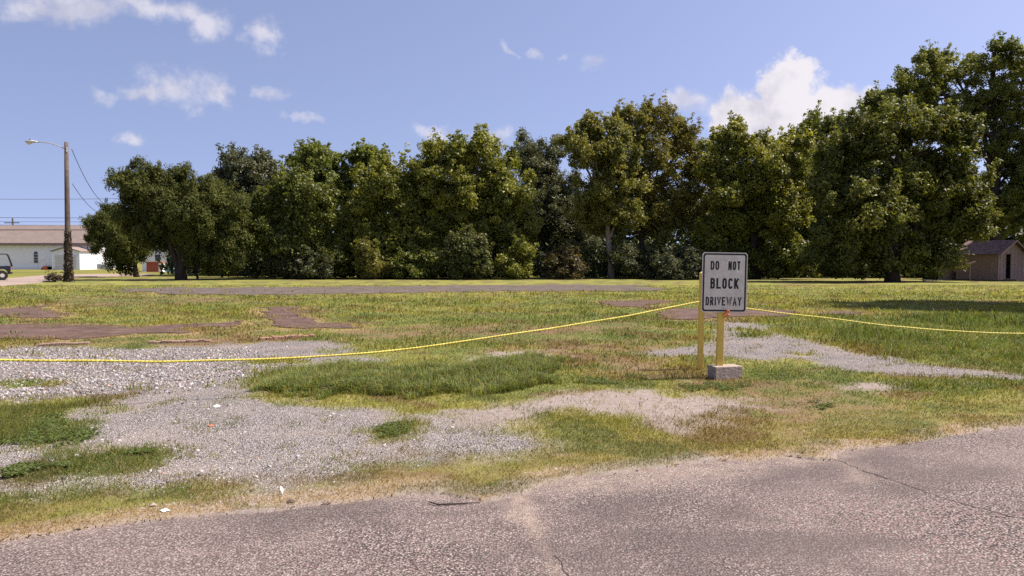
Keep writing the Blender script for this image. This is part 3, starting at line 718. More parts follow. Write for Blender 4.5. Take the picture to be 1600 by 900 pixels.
def tree(name, label, cat, group, bpx, d, ells, c0, c1, rc=0.75, dens=0.9, per=90, size=(0.09, 0.17), asp=0.5, trunk=(0.28, 1), lean=0.0,
         kind='leaf', barkm=None, depth=0.8, seed=1, twigs=30, forks=1, up=0.35, out=0.5, dry=0.0, trunk_part='trunk', shell=0.78, shoots=22):
    """ells: crown lobes (px, py, rx, ry) measured on the photograph, turned into ellipsoids at distance d"""
    r = np.random.default_rng(seed); S = d / FPX
    b0 = AT(bpx, 437, d); base = Vector((b0.x, d, 0))
    root = empty(name, base, label, cat, group)
    E = []
    for (px, py, rx, ry) in ells:
        p = AT(px, py, d)
        rr = rx * S
        E.append((p.x - base.x, r.uniform(-0.35, 0.35) * rr, p.z, rr, max(rr * depth, 0.5), ry * S))
    P, O, TN = crown_clumps(E, rc, dens, r, shell)
    if shoots:
        topk = np.where(O[:, 2] + 0.6 * r.random(len(O)) > 0.45)[0]
        ch = r.choice(topk, min(len(topk), int(shoots * len(E))), replace=False)
        ad, ao, at_ = [], [], []
        for q in ch:
            dv = O[q] * 0.5 + np.array([0, 0, 0.75]) + r.normal(0, 0.3, 3); dv /= np.linalg.norm(dv)
            L = r.uniform(0.4, 1.25) * rc * 1.5
            for k_ in range(3): ad.append(P[q] + dv * L * (k_ + 1) / 3 + r.normal(0, 0.06, 3)); ao.append(dv); at_.append(TN[q])
        ns = len(ad); P = np.concatenate([P, np.array(ad)]); O = np.concatenate([O, np.array(ao)]); TN = np.concatenate([TN, np.array(at_)])
    else: ns = 0
    # leaves
    m_ = len(P); reps = np.maximum(6, (1.1 * per * r.uniform(0.45, 1.5, m_)).astype(int))
    if ns: reps[-ns:] = np.maximum(4, (per * r.uniform(0.12, 0.3, ns)).astype(int))
    idx = np.repeat(np.arange(m_), reps); n = len(idx)
    rcs = rc * r.uniform(0.45, 1.2, m_)
    if ns: rcs[-ns:] = rc * r.uniform(0.28, 0.45, ns)
    off = r.normal(0, 1, (n, 3)); off /= np.linalg.norm(off, axis=1)[:, None]
    off *= ((r.random(n) ** 0.45) + 0.35 * r.random(n) ** 6)[:, None] * rcs[idx][:, None] * np.array([1.0, 1.0, 0.72 if kind == 'leaf' else 1.15])
    c = P[idx] + off
    nrm = O[idx] * out + np.array([0, 0, up]) + r.normal(0, 0.75, (n, 3)) + off / rcs[idx][:, None] * 0.4
    nrm /= np.linalg.norm(nrm, axis=1)[:, None]
    tone = TN[idx] * 0.45 + r.random(m_)[idx] * 0.35 + r.random(n) * 0.2
    col = np.array(c0)[None] * (1 - tone[:, None]) + np.array(c1)[None] * tone[:, None]
    col *= r.uniform(0.75, 1.25, (n, 1))
    if dry > 0:
        k = r.random(n) < dry * (r.random(m_)[idx] * 2)
        col[k] = np.array([0.15, 0.115, 0.035]) * r.uniform(0.6, 1.2, (k.sum(), 1))
    s = r.uniform(size[0], size[1], n) * (0.92 if d < 90 and cat == 'tree' else 0.95)
    updir = None
    if kind == 'cedar': updir = (O[idx] * 0.5 + np.array([0, 0, 0.8]))
    V, C = leaf_quads(c, nrm, s, asp, col, r, 0.4 if kind == 'leaf' else 0, updir)
    keep = np.repeat(V.reshape(-1, 3, 3)[:, :, 2].min(1) > 0.03, 3)
    V = V[keep]; C = C[keep]
    crown = np_mesh('crown', V, np.arange(len(V)).reshape(-1, 3), M_CEDAR if kind == 'cedar' else M_LEAF, root, C)
    # trunk, limbs, twigs
    bm_ = barkm or M_BARK
    Es = sorted(E, key=lambda e: -e[2])
    topz = max(e[2] for e in E); R0 = trunk[0]
    mb = MB(); fork_z = trunk[1]
    stems = []
    for k in range(forks):
        a = 6.28 * k / max(1, forks) + 0.6; sp_ = 0.0 if forks == 1 else R0 * 0.8
        tgt = Es[min(k, len(Es) - 1)]
        p0 = Vector((math.cos(a) * sp_, math.sin(a) * sp_ * 0.6, -0.15)); p3 = Vector((tgt[0] * 0.9, tgt[1], tgt[2] + tgt[5] * 0.2))
        pts = []; rad = []
        N = 9
        for i in range(N):
            t_ = i / (N - 1)
            q = p0.lerp(p3, t_); bend = math.sin(t_ * 3.14) * (1 - t_)
            q = Vector((p0.x + (p3.x - p0.x) * t_ ** 1.6, p0.y + (p3.y - p0.y) * t_ ** 1.5, q.z))
            q += Vector((r.normal(0, 0.05) + lean * bend, r.normal(0, 0.05), 0)) * (1 if i else 0)
            pts.append(q); rad.append(R0 * (1.35 if i == 0 else 1.0) * (1 - 0.85 * t_) + 0.02)
        mb.tube(pts, rad, 9); stems.append(pts)
    mb.build(trunk_part, bm_, root, True)
    lb = MB()
    for e in E:
        st = stems[r.integers(len(stems))]
        zt = e[2] - e[5] * 0.35
        cand = [q for q in st if q.z < zt - 0.3 and q.z >= fork_z * 0.6] or [st[2]]
        s0 = cand[-1] if r.random() < 0.5 else cand[r.integers(len(cand))]
        tgt = Vector((e[0], e[1], e[2] + 0.1 * e[5]))
        pts = []; L = (tgt - s0).length
        for i in range(6):
            t_ = i / 5
            pts.append(s0.lerp(tgt, t_) + Vector((0, 0, math.sin(t_ * 3.14) * L * 0.07)) + Vector(r.normal(0, 0.04 * L / 3, 3)) * (0 if i == 0 else 1))
        r0 = max(0.04, R0 * 0.42)
        lb.tube(pts, [r0 * (1 - 0.75 * i / 5) + 0.01 for i in range(6)], 6)
        # twigs out to leaf clumps of this lobe
        dd = np.linalg.norm((P - np.array([e[0], e[1], e[2]])) / np.array([e[3], e[4], e[5]]), axis=1)
        near = np.where(dd < 1.05)[0]
        if len(near):
            for q in r.choice(near, min(len(near), max(3, twigs // len(E))), replace=False):
                a_ = pts[r.integers(2, 6)]; b_ = Vector(P[q])
                mid = a_.lerp(b_, 0.5) + Vector(r.normal(0, 0.15, 3))
                lb.tube([a_, mid, b_], [r0 * 0.28 + 0.008, r0 * 0.18 + 0.006, 0.008], 4, False)
    lb.build('branches', bm_, root, True)
    return root

TG = 'trees along the back of the lot'
# palettes (albedo)
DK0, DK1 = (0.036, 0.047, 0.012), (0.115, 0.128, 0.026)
MD0, MD1 = (0.066, 0.088, 0.017), (0.200, 0.225, 0.038)
YG0, YG1 = (0.095, 0.112, 0.018), (0.280, 0.278, 0.044)
GY0, GY1 = (0.052, 0.062, 0.032), (0.135, 0.142, 0.074)
GB0, GB1 = (0.115, 0.118, 0.026), (0.275, 0.250, 0.056)

tree('cedar_tree', 'broad spreading cedar with split trunk standing alone in front, left', 'tree', TG, 283, 57,
     [(225, 300, 42, 40), (262, 292, 44, 36), (310, 300, 42, 36), (345, 325, 38, 36), (275, 330, 55, 32), (215, 335, 35, 32), (325, 360, 48, 30), (300, 375, 26, 26), (355, 352, 30, 30), (240, 360, 30, 24), (312, 396, 24, 16), (365, 388, 30, 26), (250, 378, 22, 16), (340, 400, 22, 20)],
     DK0, (0.120, 0.130, 0.034), 0.5, 1.3, 80, (0.08, 0.15), 0.32, (0.24, 1.2), kind='cedar', forks=3, seed=3, twigs=50, up=0.2, out=0.7, depth=0.85, dry=0.03)
tree('cedar_tree', 'small drooping cedar whose sprays nearly reach the grass beside the white annex', 'tree', TG, 214, 66,
     [(160, 345, 25, 26), (150, 360, 16, 22), (192, 350, 28, 28), (198, 382, 30, 32), (185, 395, 22, 26), (200, 410, 18, 18), (170, 375, 20, 26), (215, 385, 20, 30), (150, 375, 14, 20)],
     DK0, (0.125, 0.140, 0.034), 0.5, 1.2, 80, (0.08, 0.15), 0.30, (0.2, 1.0), kind='cedar', seed=4, twigs=24, up=0.2, out=0.7)
tree('oak_tree', 'dark grey-green tree rising behind the broad cedar', 'tree', TG, 385, 74,
     [(370, 262, 34, 26), (400, 268, 28, 28), (350, 300, 30, 30), (395, 310, 38, 40), (415, 345, 34, 40), (385, 380, 40, 40), (440, 290, 20, 28)],
     GY0, GY1, 0.8, 0.8, 85, (0.10, 0.18), 0.5, (0.3, 2), seed=5)
tree('vine_covered_tree', 'low dark tree smothered in vines down to the ground', 'tree', TG, 450, 60,
     [(430, 330, 42, 40), (480, 325, 45, 45), (400, 360, 34, 36), (445, 375, 50, 40), (500, 380, 45, 45), (475, 415, 55, 26), (520, 410, 40, 28), (420, 335, 30, 24), (455, 300, 28, 22)],
     DK0, MD1, 0.75, 0.9, 95, (0.09, 0.17), 0.5, (0.25, 1), seed=6)
tree('sweetgum_tree', 'airy tall green tree top poking up above the vine smothered tree', 'tree', TG, 492, 68,
     [(488, 240, 26, 26), (510, 245, 24, 22), (475, 265, 24, 24), (505, 275, 34, 28), (470, 300, 30, 26), (520, 300, 30, 30)],
     MD0, MD1, 0.55, 0.5, 60, (0.09, 0.15), 0.55, (0.25, 3), seed=7, twigs=50)
tree('sweetgum_tree', 'slender open tree with sky between its top twigs', 'tree', TG, 570, 68,
     [(570, 245, 30, 14), (555, 262, 20, 16), (590, 252, 14, 14), (565, 285, 28, 22), (540, 305, 26, 30)],
     MD0, MD1, 0.5, 0.5, 60, (0.10, 0.16), 0.55, (0.2, 3), seed=8, twigs=50)
tree('hackberry_tree', 'full mid-green tree clothed with leaves from top to ground', 'tree', TG, 610, 61,
     [(625, 275, 40, 32), (590, 290, 36, 32), (655, 300, 36, 34), (615, 330, 52, 40), (570, 345, 36, 40), (665, 345, 34, 40), (620, 385, 58, 40), (560, 395, 35, 38), (665, 395, 38, 40), (600, 420, 50, 18)],
     MD0, YG1, 0.75, 0.85, 95, (0.09, 0.17), 0.5, (0.3, 2), seed=9)
tree('elm_tree', 'large rounded yellow-green tree right of the full mid-green tree', 'tree', TG, 760, 61,
     [(695, 240, 30, 24), (735, 236, 34, 26), (775, 262, 34, 34), (710, 280, 42, 36), (760, 300, 50, 40), (800, 315, 32, 42), (720, 335, 44, 42), (780, 360, 48, 42), (740, 390, 50, 40), (815, 350, 22, 40), (700, 375, 30, 40)],
     MD0, YG1, 0.75, 0.85, 95, (0.09, 0.17), 0.5, (0.32, 2), seed=10)
tree('live_oak_tree', 'dark grey tree with fine leaves set back beside the golden tree', 'tree', TG, 850, 68,
     [(825, 240, 26, 26), (855, 238, 24, 26), (840, 275, 36, 34), (870, 290, 30, 36), (845, 325, 42, 42), (880, 355, 34, 42), (850, 385, 42, 42), (905, 390, 30, 40)],
     GY0, GY1, 0.7, 0.85, 110, (0.07, 0.13), 0.4, (0.3, 2), seed=12)
tree('water_oak_tree', 'tall olive tree with its pale trunk foot showing above the grass', 'tree', TG, 955, 61,
     [(915, 205, 26, 20), (945, 205, 32, 26), (895, 225, 18, 10), (930, 240, 40, 34), (965, 245, 30, 40), (945, 290, 44, 42), (920, 320, 34, 40), (975, 320, 36, 44), (950, 355, 40, 30)],
     MD0, GB1, 0.65, 0.75, 80, (0.08, 0.15), 0.5, (0.26, 2.5), barkm=M_BARKL, seed=13, twigs=60)
tree('pecan_tree', 'tall golden-tinged airy tree with visible branches above the sign', 'tree', TG, 1005, 63,
     [(975, 178, 16, 10), (1020, 182, 32, 18), (1005, 205, 30, 26), (1050, 205, 34, 20), (1078, 210, 22, 12), (1025, 240, 42, 32), (1065, 245, 30, 26), (1015, 280, 40, 36), (1060, 290, 34, 36), (1035, 325, 44, 36), (1070, 335, 28, 30), (1020, 355, 30, 26), (1090, 275, 22, 34), (1092, 335, 24, 40)],
     GB0, GB1, 0.55, 0.62, 70, (0.07, 0.14), 0.45, (0.26, 2.5), seed=14, twigs=110, dry=0.15)
tree('maple_tree', 'rounded bright yellow-green topped tree right of the sign', 'tree', TG, 1180, 60,
     [(1120, 235, 28, 26), (1155, 222, 34, 24), (1190, 235, 34, 26), (1235, 240, 28, 30), (1130, 270, 36, 32), (1180, 275, 48, 36), (1235, 280, 34, 34), (1150, 320, 52, 42), (1215, 325, 46, 42), (1130, 365, 42, 42), (1190, 375, 52, 42)],
     MD0, (0.300, 0.290, 0.044), 0.7, 0.85, 95, (0.09, 0.16), 0.5, (0.34, 2), seed=15, twigs=50)
tree('oak_tree', 'dark tree between the bright rounded one and the huge front one', 'tree', TG, 1300, 72,
     [(1290, 205, 28, 28), (1262, 220, 22, 20), (1315, 215, 28, 26), (1270, 260, 36, 36), (1310, 265, 36, 40), (1290, 315, 50, 46), (1270, 370, 50, 46)],
     DK0, MD1, 0.8, 0.85, 85, (0.10, 0.18), 0.5, (0.3, 2), seed=16)
tree('oak_tree', 'dark narrow tree peeking up at the left of the tallest tree', 'tree', TG, 1375, 76,
     [(1378, 165, 24, 26), (1362, 195, 26, 26), (1395, 195, 26, 30), (1375, 240, 36, 36)],
     DK0, MD1, 0.8, 0.85, 85, (0.10, 0.18), 0.5, (0.3, 3), seed=17)
tree('magnolia_tree', 'huge dark spreading tree whose low boughs hang beside the shed', 'tree', TG, 1395, 52,
     [(1400, 205, 50, 32), (1350, 215, 40, 34), (1450, 205, 46, 28), (1490, 235, 38, 36), (1320, 260, 44, 42), (1400, 260, 66, 48), (1475, 275, 52, 44), (1520, 285, 34, 36), (1300, 320, 46, 46), (1370, 330, 66, 52), (1450, 330, 58, 48), (1510, 340, 38, 40), (1330, 385, 54, 38), (1410, 385, 50, 34), (1470, 385, 40, 34), (1290, 385, 34, 40), (1500, 305, 40, 30), (1395, 412, 48, 18), (1335, 412, 46, 20), (1450, 405, 42, 20)],
     DK0, (0.190, 0.205, 0.036), 0.72, 0.8, 90, (0.09, 0.17), 0.42, (0.42, 2), seed=18, twigs=60, dry=0.05)
tree('pecan_tree', 'tallest tree, rising beyond the shed at the right edge', 'tree', TG, 1555, 68,
     [(1440, 115, 42, 30), (1490, 105, 42, 28), (1545, 95, 38, 28), (1595, 105, 40, 30), (1650, 110, 46, 40), (1425, 150, 32, 24), (1475, 155, 44, 32), (1535, 150, 46, 34), (1590, 165, 46, 36), (1660, 180, 50, 46), (1550, 210, 46, 38), (1600, 235, 46, 40), (1570, 280, 42, 40), (1640, 270, 50, 50), (1590, 335, 46, 36), (1540, 345, 30, 28), (1650, 350, 50, 46), (1500, 190, 30, 26)],
     MD0, (0.225, 0.235, 0.046), 0.62, 0.55, 75, (0.08, 0.15), 0.5, (0.5, 4), seed=19, twigs=110)
# a tree out of frame to the right: its shadow lies across the lawn
tree('oak_tree', 'big oak beyond the right edge whose shadow crosses the lawn', 'tree', TG, 1850, 26,
     [(1840, -100, 150, 110), (1930, -40, 170, 120), (1785, 0, 110, 90), (1910, -200, 140, 90), (1795, 90, 100, 60)],
     MD0, MD1, 0.9, 0.42, 60, (0.12, 0.22), 0.5, (0.4, 2.5), seed=20, twigs=20)

tree('oak_tree', 'oak beyond the right edge that shades the wooden shed', 'tree', TG, 1715, 55,
     [(1690, 270, 55, 60), (1750, 260, 60, 60), (1700, 200, 55, 50), (1690, 340, 40, 40), (1740, 340, 50, 50)],
     MD0, MD1, 0.8, 0.9, 80, (0.10, 0.2), 0.5, (0.35, 2.5), seed=33, twigs=16)

# undergrowth, each bush on its own
BG = 'bushes along the foot of the tree line'
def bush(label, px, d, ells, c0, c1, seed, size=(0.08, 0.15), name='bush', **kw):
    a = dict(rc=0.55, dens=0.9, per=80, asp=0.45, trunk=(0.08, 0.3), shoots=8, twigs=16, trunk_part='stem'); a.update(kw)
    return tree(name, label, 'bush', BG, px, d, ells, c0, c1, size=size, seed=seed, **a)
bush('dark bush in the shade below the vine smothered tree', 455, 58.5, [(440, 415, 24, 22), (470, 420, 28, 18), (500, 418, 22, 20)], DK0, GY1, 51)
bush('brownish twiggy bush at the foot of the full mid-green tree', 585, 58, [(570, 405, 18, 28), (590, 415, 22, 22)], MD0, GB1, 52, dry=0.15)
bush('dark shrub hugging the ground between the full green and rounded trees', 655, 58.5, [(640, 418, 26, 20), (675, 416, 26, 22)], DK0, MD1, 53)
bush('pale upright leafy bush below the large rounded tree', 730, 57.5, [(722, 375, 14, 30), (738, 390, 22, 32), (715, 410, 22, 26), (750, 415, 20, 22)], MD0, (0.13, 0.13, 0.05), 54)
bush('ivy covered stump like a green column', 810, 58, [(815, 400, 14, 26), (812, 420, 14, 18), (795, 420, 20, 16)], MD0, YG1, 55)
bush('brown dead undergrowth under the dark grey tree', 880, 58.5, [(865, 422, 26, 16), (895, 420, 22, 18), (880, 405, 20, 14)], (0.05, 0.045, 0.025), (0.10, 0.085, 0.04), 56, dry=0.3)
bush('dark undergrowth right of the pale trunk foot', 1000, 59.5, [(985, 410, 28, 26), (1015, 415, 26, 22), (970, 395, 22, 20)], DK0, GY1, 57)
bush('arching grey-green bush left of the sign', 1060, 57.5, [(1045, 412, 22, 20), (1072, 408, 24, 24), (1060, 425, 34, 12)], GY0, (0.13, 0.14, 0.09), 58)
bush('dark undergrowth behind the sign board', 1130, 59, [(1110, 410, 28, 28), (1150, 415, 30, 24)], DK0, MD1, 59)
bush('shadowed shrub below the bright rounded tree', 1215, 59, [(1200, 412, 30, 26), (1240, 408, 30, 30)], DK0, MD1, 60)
bush('small spindly bush right of the split cedar trunk', 308, 60, [(305, 400, 14, 18), (325, 408, 16, 14)], MD0, YG1, 61)
bush('thin shrub with pale stems near the white house', 348, 64, [(345, 395, 22, 18), (355, 412, 18, 14)], MD0, MD1, 62)
bush('dark bush at the shaded edge left of the vine smothered tree', 400, 64, [(395, 405, 24, 22), (420, 410, 24, 20)], DK0, MD1, 63)
# woodland behind
def woods():
    r = np.random.default_rng(88); n = 1500
    x = r.uniform(-36, 62, n); y = r.uniform(76, 88, n); z = r.uniform(0.3, 8.5, n) * np.where(x > -22, 1, 0.45)
    k = np.repeat(np.arange(n), 42); m_ = len(k)
    c = np.stack([x, y, z], 1)[k] + r.normal(0, 0.75, (m_, 3)); nr = r.normal(0, 1, (m_, 3)); nr /= np.linalg.norm(nr, axis=1)[:, None]
    c[:, 2] = np.abs(c[:, 2]) + 0.1
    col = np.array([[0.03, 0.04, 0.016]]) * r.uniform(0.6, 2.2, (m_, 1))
    V, C = leaf_quads(c, nr, r.uniform(0.2, 0.36, m_), 0.6, col, r)
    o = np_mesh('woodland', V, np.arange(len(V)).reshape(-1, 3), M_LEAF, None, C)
    tag(o, 'dense dark woodland filling in behind the row of trees', 'woods', None, 'stuff')
woods()
def undergrowth():
    r = np.random.default_rng(89); n = 1500
    px = np.concatenate([r.uniform(385, 1180, 1000), r.uniform(1180, 1490, 500)]); d = r.uniform(62, 70, n)
    x = (px - 800) / FPX * d; zt = 1.2 + 2.4 * fbm(x * 0.35, d * 0.3, 6, 3); z = r.random(n) * zt
    k = np.repeat(np.arange(n), 46); m_ = len(k)
    c = np.stack([x, d, z], 1)[k] + r.normal(0, 0.42, (m_, 3)); nr = r.normal(0, 1, (m_, 3)); nr /= np.linalg.norm(nr, axis=1)[:, None]
    c[:, 2] = np.abs(c[:, 2]) + 0.06
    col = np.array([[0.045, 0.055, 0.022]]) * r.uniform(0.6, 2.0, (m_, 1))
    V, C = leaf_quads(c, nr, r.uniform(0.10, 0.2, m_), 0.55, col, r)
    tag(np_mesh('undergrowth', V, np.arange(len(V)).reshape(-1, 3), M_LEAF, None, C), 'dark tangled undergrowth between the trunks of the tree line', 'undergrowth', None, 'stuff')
undergrowth()

# ------------------------------------------------------------------ sign on its post, block and stake
M_YEL = plain('yellow_paint', (0.68, 0.45, 0.075), 0.6, 0.15, 9, c2=(0.52, 0.32, 0.07), bmp=0.2)
def paint_material():
    m, t, b = new_mat('chipped_yellow_paint')
    v = objc(t); n, _ = t.noise(v, 5, 6, 0.65); n2_, _ = t.noise(v, 26, 7, 0.75)
    c = t.mix(t.mr(n, 0.35, 0.65), (0.62, 0.41, 0.075, 1), (0.76, 0.53, 0.10, 1))
    c = t.mix(t.mr(n2_, 0.60, 0.68, 0, 0.8), c, (0.24, 0.15, 0.08, 1))
    t.l.new(c, b.inputs['Base Color']); pset(b, Roughness=0.65); bump(t, b, n2_, 0.3, 0.004)
    return m
M_YEL = paint_material()
def sign_material():
    m, t, b = new_mat('sign_sheeting')
    v = objc(t); n, _ = t.noise(v, 7, 7, 0.7); n2_, _ = t.noise(t.vm('MULTIPLY', v, (1.0, 1.0, 0.45)), 26, 6, 0.75, 1.2)
    c = t.mix(t.mr(n, 0.35, 0.65), (0.52, 0.465, 0.405, 1), (0.66, 0.60, 0.53, 1))
    c = t.mix(t.mr(n2_, 0.57, 0.64, 0, 0.8), c, (0.86, 0.83, 0.79, 1))
    n3_, _ = t.noise(v, 3.5, 8, 0.75, 2.0); c = t.mix(t.mr(n3_, 0.60, 0.72, 0, 0.55), c, (0.27, 0.235, 0.215, 1))
    t.l.new(c, b.inputs['Base Color']); pset(b, Roughness=0.42, Metallic=0.0); b.inputs['Specular IOR Level'].default_value = 0.4
    bump(t, b, n2_, 0.15, 0.003)
    return m
M_SIGN = sign_material()
M_BLACK = plain('black_print', (0.018, 0.017, 0.018), 0.55, 0.2)
M_ALU = plain('sign_aluminium', (0.48, 0.46, 0.44), 0.45, 0.15, metallic=0.6)
M_BLOCK = plain('concrete_block', (0.29, 0.235, 0.20), 0.95, 0.28, 22, bmp=0.8)
DS = 9.85
sb = AT(1130, 583, DS)
sign = empty('driveway_sign', (sb.x - 0.02, DS, 0), 'white DO NOT BLOCK DRIVEWAY sign on a yellow post in a concrete block', 'sign')
o0 = sign.location
# block, turned so its left end shows
zb = float(height(np.array([o0.x]), np.array([DS]), np.array([-2.0]))[0])
blk = MB()
Mb = Matrix.Translation((0.04, 0.0, zb)) @ Matrix.Rotation(R(13), 4, 'Z')
blk.box((-0.195, -0.115, -0.02), (0.20, 0.115, 0.172), Mb)
blk.build('block', M_BLOCK, sign, bevel=0.008)
lean = R(1.2)
Mp = Matrix.Translation((-0.035, 0.0, 0.0)) @ Matrix.Rotation(lean, 4, 'Y')
MB().box((-0.042, -0.03, 0.12), (0.042, 0.045, 1.66), Mp).build('post', M_YEL, sign, bevel=0.004)
# plate
PW, PH, PZ = 0.612, 0.80, 1.29
Ms = Matrix.Translation((0.012, -0.036, PZ)) @ Matrix.Rotation(R(0.9), 4, 'Y') @ Matrix.Rotation(R(2), 4, 'Z')
def rrect(w, h, rr_, n=6):
    P = []
    for (cx, cz, a0) in ((w / 2 - rr_, h / 2 - rr_, 0), (-w / 2 + rr_, h / 2 - rr_, 90), (-w / 2 + rr_, -h / 2 + rr_, 180), (w / 2 - rr_, -h / 2 + rr_, 270)):
        for i in range(n + 1):
            a = R(a0 + 90 * i / n); P.append((cx + math.cos(a) * rr_, cz + math.sin(a) * rr_))
    return P
def plate(name, w, h, rr_, y0, y1, mat, parent):
    mb = MB().prism(rrect(w, h, rr_), 'y', y0, y1); mb.v = [tuple(Ms @ Vector(p)) for p in mb.v]
    return mb.build(name, mat, parent)
pl = plate('plate', PW, PH, 0.04, -0.002, 0.002, M_ALU, sign)
plate('sheeting', PW - 0.006, PH - 0.006, 0.038, -0.0032, -0.0015, M_SIGN, pl)
# border ring
Po, Pi = rrect(PW - 0.026, PH - 0.026, 0.034), rrect(PW - 0.070, PH - 0.070, 0.022)
n = len(Po); mb = MB()
mb.add([tuple(Ms @ Vector((p[0], -0.0040, p[1]))) for p in Po + Pi], [(i, (i + 1) % n, (i + 1) % n + n, i + n) for i in range(n)])
mb.build('border', M_BLACK, pl)
def sup(a0, a1, k=18):
    out = []
    for i in range(k + 1):
        a = R(a0 + (a1 - a0) * i / k); c, s = math.cos(a), math.sin(a)
        out.append((0.5 + 0.5 * math.copysign(abs(c) ** 0.62, c), 0.5 + 0.5 * math.copysign(abs(s) ** 0.75, s)))
    return out
GLYPH = {
 'D': [[(0,0),(0,1),(.5,1),(.8,.94),(.97,.78),(1,.6),(1,.4),(.97,.22),(.8,.06),(.5,0),(0,0)]],
 'O': [sup(90, 450, 28)], 'N': [[(0,0),(0,1)],[(0,1),(1,0)],[(1,0),(1,1)]], 'T': [[(0,1),(1,1)],[(.5,1),(.5,0)]],
 'B': [[(0,0),(0,1),(.58,1),(.86,.94),(.95,.77),(.86,.60),(.58,.54),(0,.54)],[(.58,.54),(.9,.47),(1,.28),(.9,.07),(.58,0),(0,0)]],
 'L': [[(0,1),(0,0),(1,0)]], 'C': [sup(48, 312, 22)], 'K': [[(0,0),(0,1)],[(1,1),(0,.38)],[(.32,.58),(1,0)]],
 'R': [[(0,0),(0,1),(.58,1),(.88,.94),(1,.76),(.88,.58),(.58,.5),(0,.5)],[(.5,.5),(1,0)]], 'I': [[(.5,0),(.5,1)]],
 'V': [[(0,1),(.5,0),(1,1)]], 'E': [[(1,1),(0,1),(0,0),(1,0)],[(0,.52),(.8,.52)]], 'W': [[(0,1),(.25,0),(.5,.9),(.75,0),(1,1)]],
 'A': [[(0,0),(.5,1),(1,0)],[(.2,.3),(.8,.3)]], 'Y': [[(0,1),(.5,.48),(1,1)],[(.5,.48),(.5,0)]]}
def ribbon(pts, w):
    n = len(pts); closed = pts[0] == pts[-1]; vs = []
    P = [Vector(p) for p in pts]
    for i in range(n):
        if closed: a, b_ = P[(i - 1) % (n - 1)], P[(i + 1) % (n - 1)]
        else: a, b_ = P[max(i - 1, 0)], P[min(i + 1, n - 1)]
        t1 = (P[i] - a); t2 = (b_ - P[i])
        if t1.length < 1e-9: t1 = t2
        if t2.length < 1e-9: t2 = t1
        t1.normalize(); t2.normalize(); tt = (t1 + t2)
        if tt.length < 1e-6: tt = t1
        tt.normalize(); nv = Vector((-tt.y, tt.x)); k = min(1.8, 1 / max(0.35, nv.dot(Vector((-t1.y, t1.x)))))
        e = Vector((0, 0))
        if not closed and i == 0: e = -t2 * w * 0.0
        vs += [P[i] + nv * w * k + e, P[i] - nv * w * k + e]
    return vs, [(2 * i, 2 * i + 2, 2 * i + 3, 2 * i + 1) for i in range(n - 1)]
def text(word, x0, x1, ytop, ybot, sw, wt):
    """x in plate widths from the left, y in plate heights from the top"""
    W0 = [0.42 if c == 'I' else {'W': 1.55, 'V': 1.08, 'A': 1.12, 'Y': 1.08}.get(c, 1.0) for c in word]
    X0 = (x0 - 0.5) * PW; X1 = (x1 - 0.5) * PW; gap = (X1 - X0) * wt / len(word)
    u = (X1 - X0 - gap * (len(word) - 1)) / sum(W0)
    zt = (0.5 - ytop) * PH; zb_ = (0.5 - ybot) * PH; mb = MB(); x = X0; lay = 0
    for c, w0 in zip(word, W0):
        w = u * w0
        for st in GLYPH[c]:
            ww = w - 2 * sw; x_ = x + sw
            pts = [(x_ + p[0] * ww, zb_ + sw + p[1] * (zt - zb_ - 2 * sw)) for p in st]
            if pts[0] != pts[-1]:   # square ends reach the full height
                a = Vector(pts[0]) - Vector(pts[1]); b_ = Vector(pts[-1]) - Vector(pts[-2])
                pts[0] = tuple(Vector(pts[0]) + a.normalized() * sw * 0.95); pts[-1] = tuple(Vector(pts[-1]) + b_.normalized() * sw * 0.95)
            vs, fs = ribbon(pts, sw); lay = (lay + 1) % 4
            mb.add([Ms @ Vector((p.x, -0.0040 - 0.00025 * lay, p.y)) for p in vs], fs)
        x += w + gap
    mb.build('lettering', M_BLACK, pl)
text('DO', .185, .375, .145, .292, 0.0098, .22)
text('NOT', .575, .845, .145, .292, 0.0098, .22)
text('BLOCK', .19, .815, .428, .606, 0.0124, .22)
text('DRIVEWAY', .095, .885, .742, .886, 0.0092, .22)
for zz_ in (0.305, -0.335):
    mb = MB().tube([Ms @ Vector((0.0, -0.002, zz_)), Ms @ Vector((0.0, -0.010, zz_))], 0.011, 8); mb.build('bolt', M_ALU, sign)
M_ORANGE = plain('orange_tape', (0.62, 0.19, 0.04), 0.6, 0.3, 30)
mb = MB()
for k in range(5):
    c = Vector((0.04 + 0.012 * math.sin(k * 2.1), -0.05, 0.835 + 0.016 * k)); mb.tube([c + Vector((-0.035, 0, -0.02)), c + Vector((0.0, -0.012, 0.02)), c + Vector((0.03, 0, 0.005))], 0.008, 6)
mb.build('tied_cord', M_ORANGE, sign)

# wooden stake behind the plate
st_p = AT(1093.5, 575, 10.6)
stake = empty('stake', (st_p.x, 10.6, 0), 'yellow painted wooden stake standing just left of the sign post', 'stake')
Mk = Matrix.Rotation(R(0.9), 4, 'Y')
MB().box((-0.034, -0.034, -0.1), (0.034, 0.034, 1.40), Mk).add([Mk @ Vector(p) for p in ((-0.034, -0.034, 1.401), (0.034, -0.034, 1.401), (0.034, 0.034, 1.401), (-0.034, 0.034, 1.401), (0.02, 0, 1.45))], [(0, 1, 4), (1, 2, 4), (2, 3, 4), (3, 0, 4)]).build('post', M_YEL, stake, bevel=0)

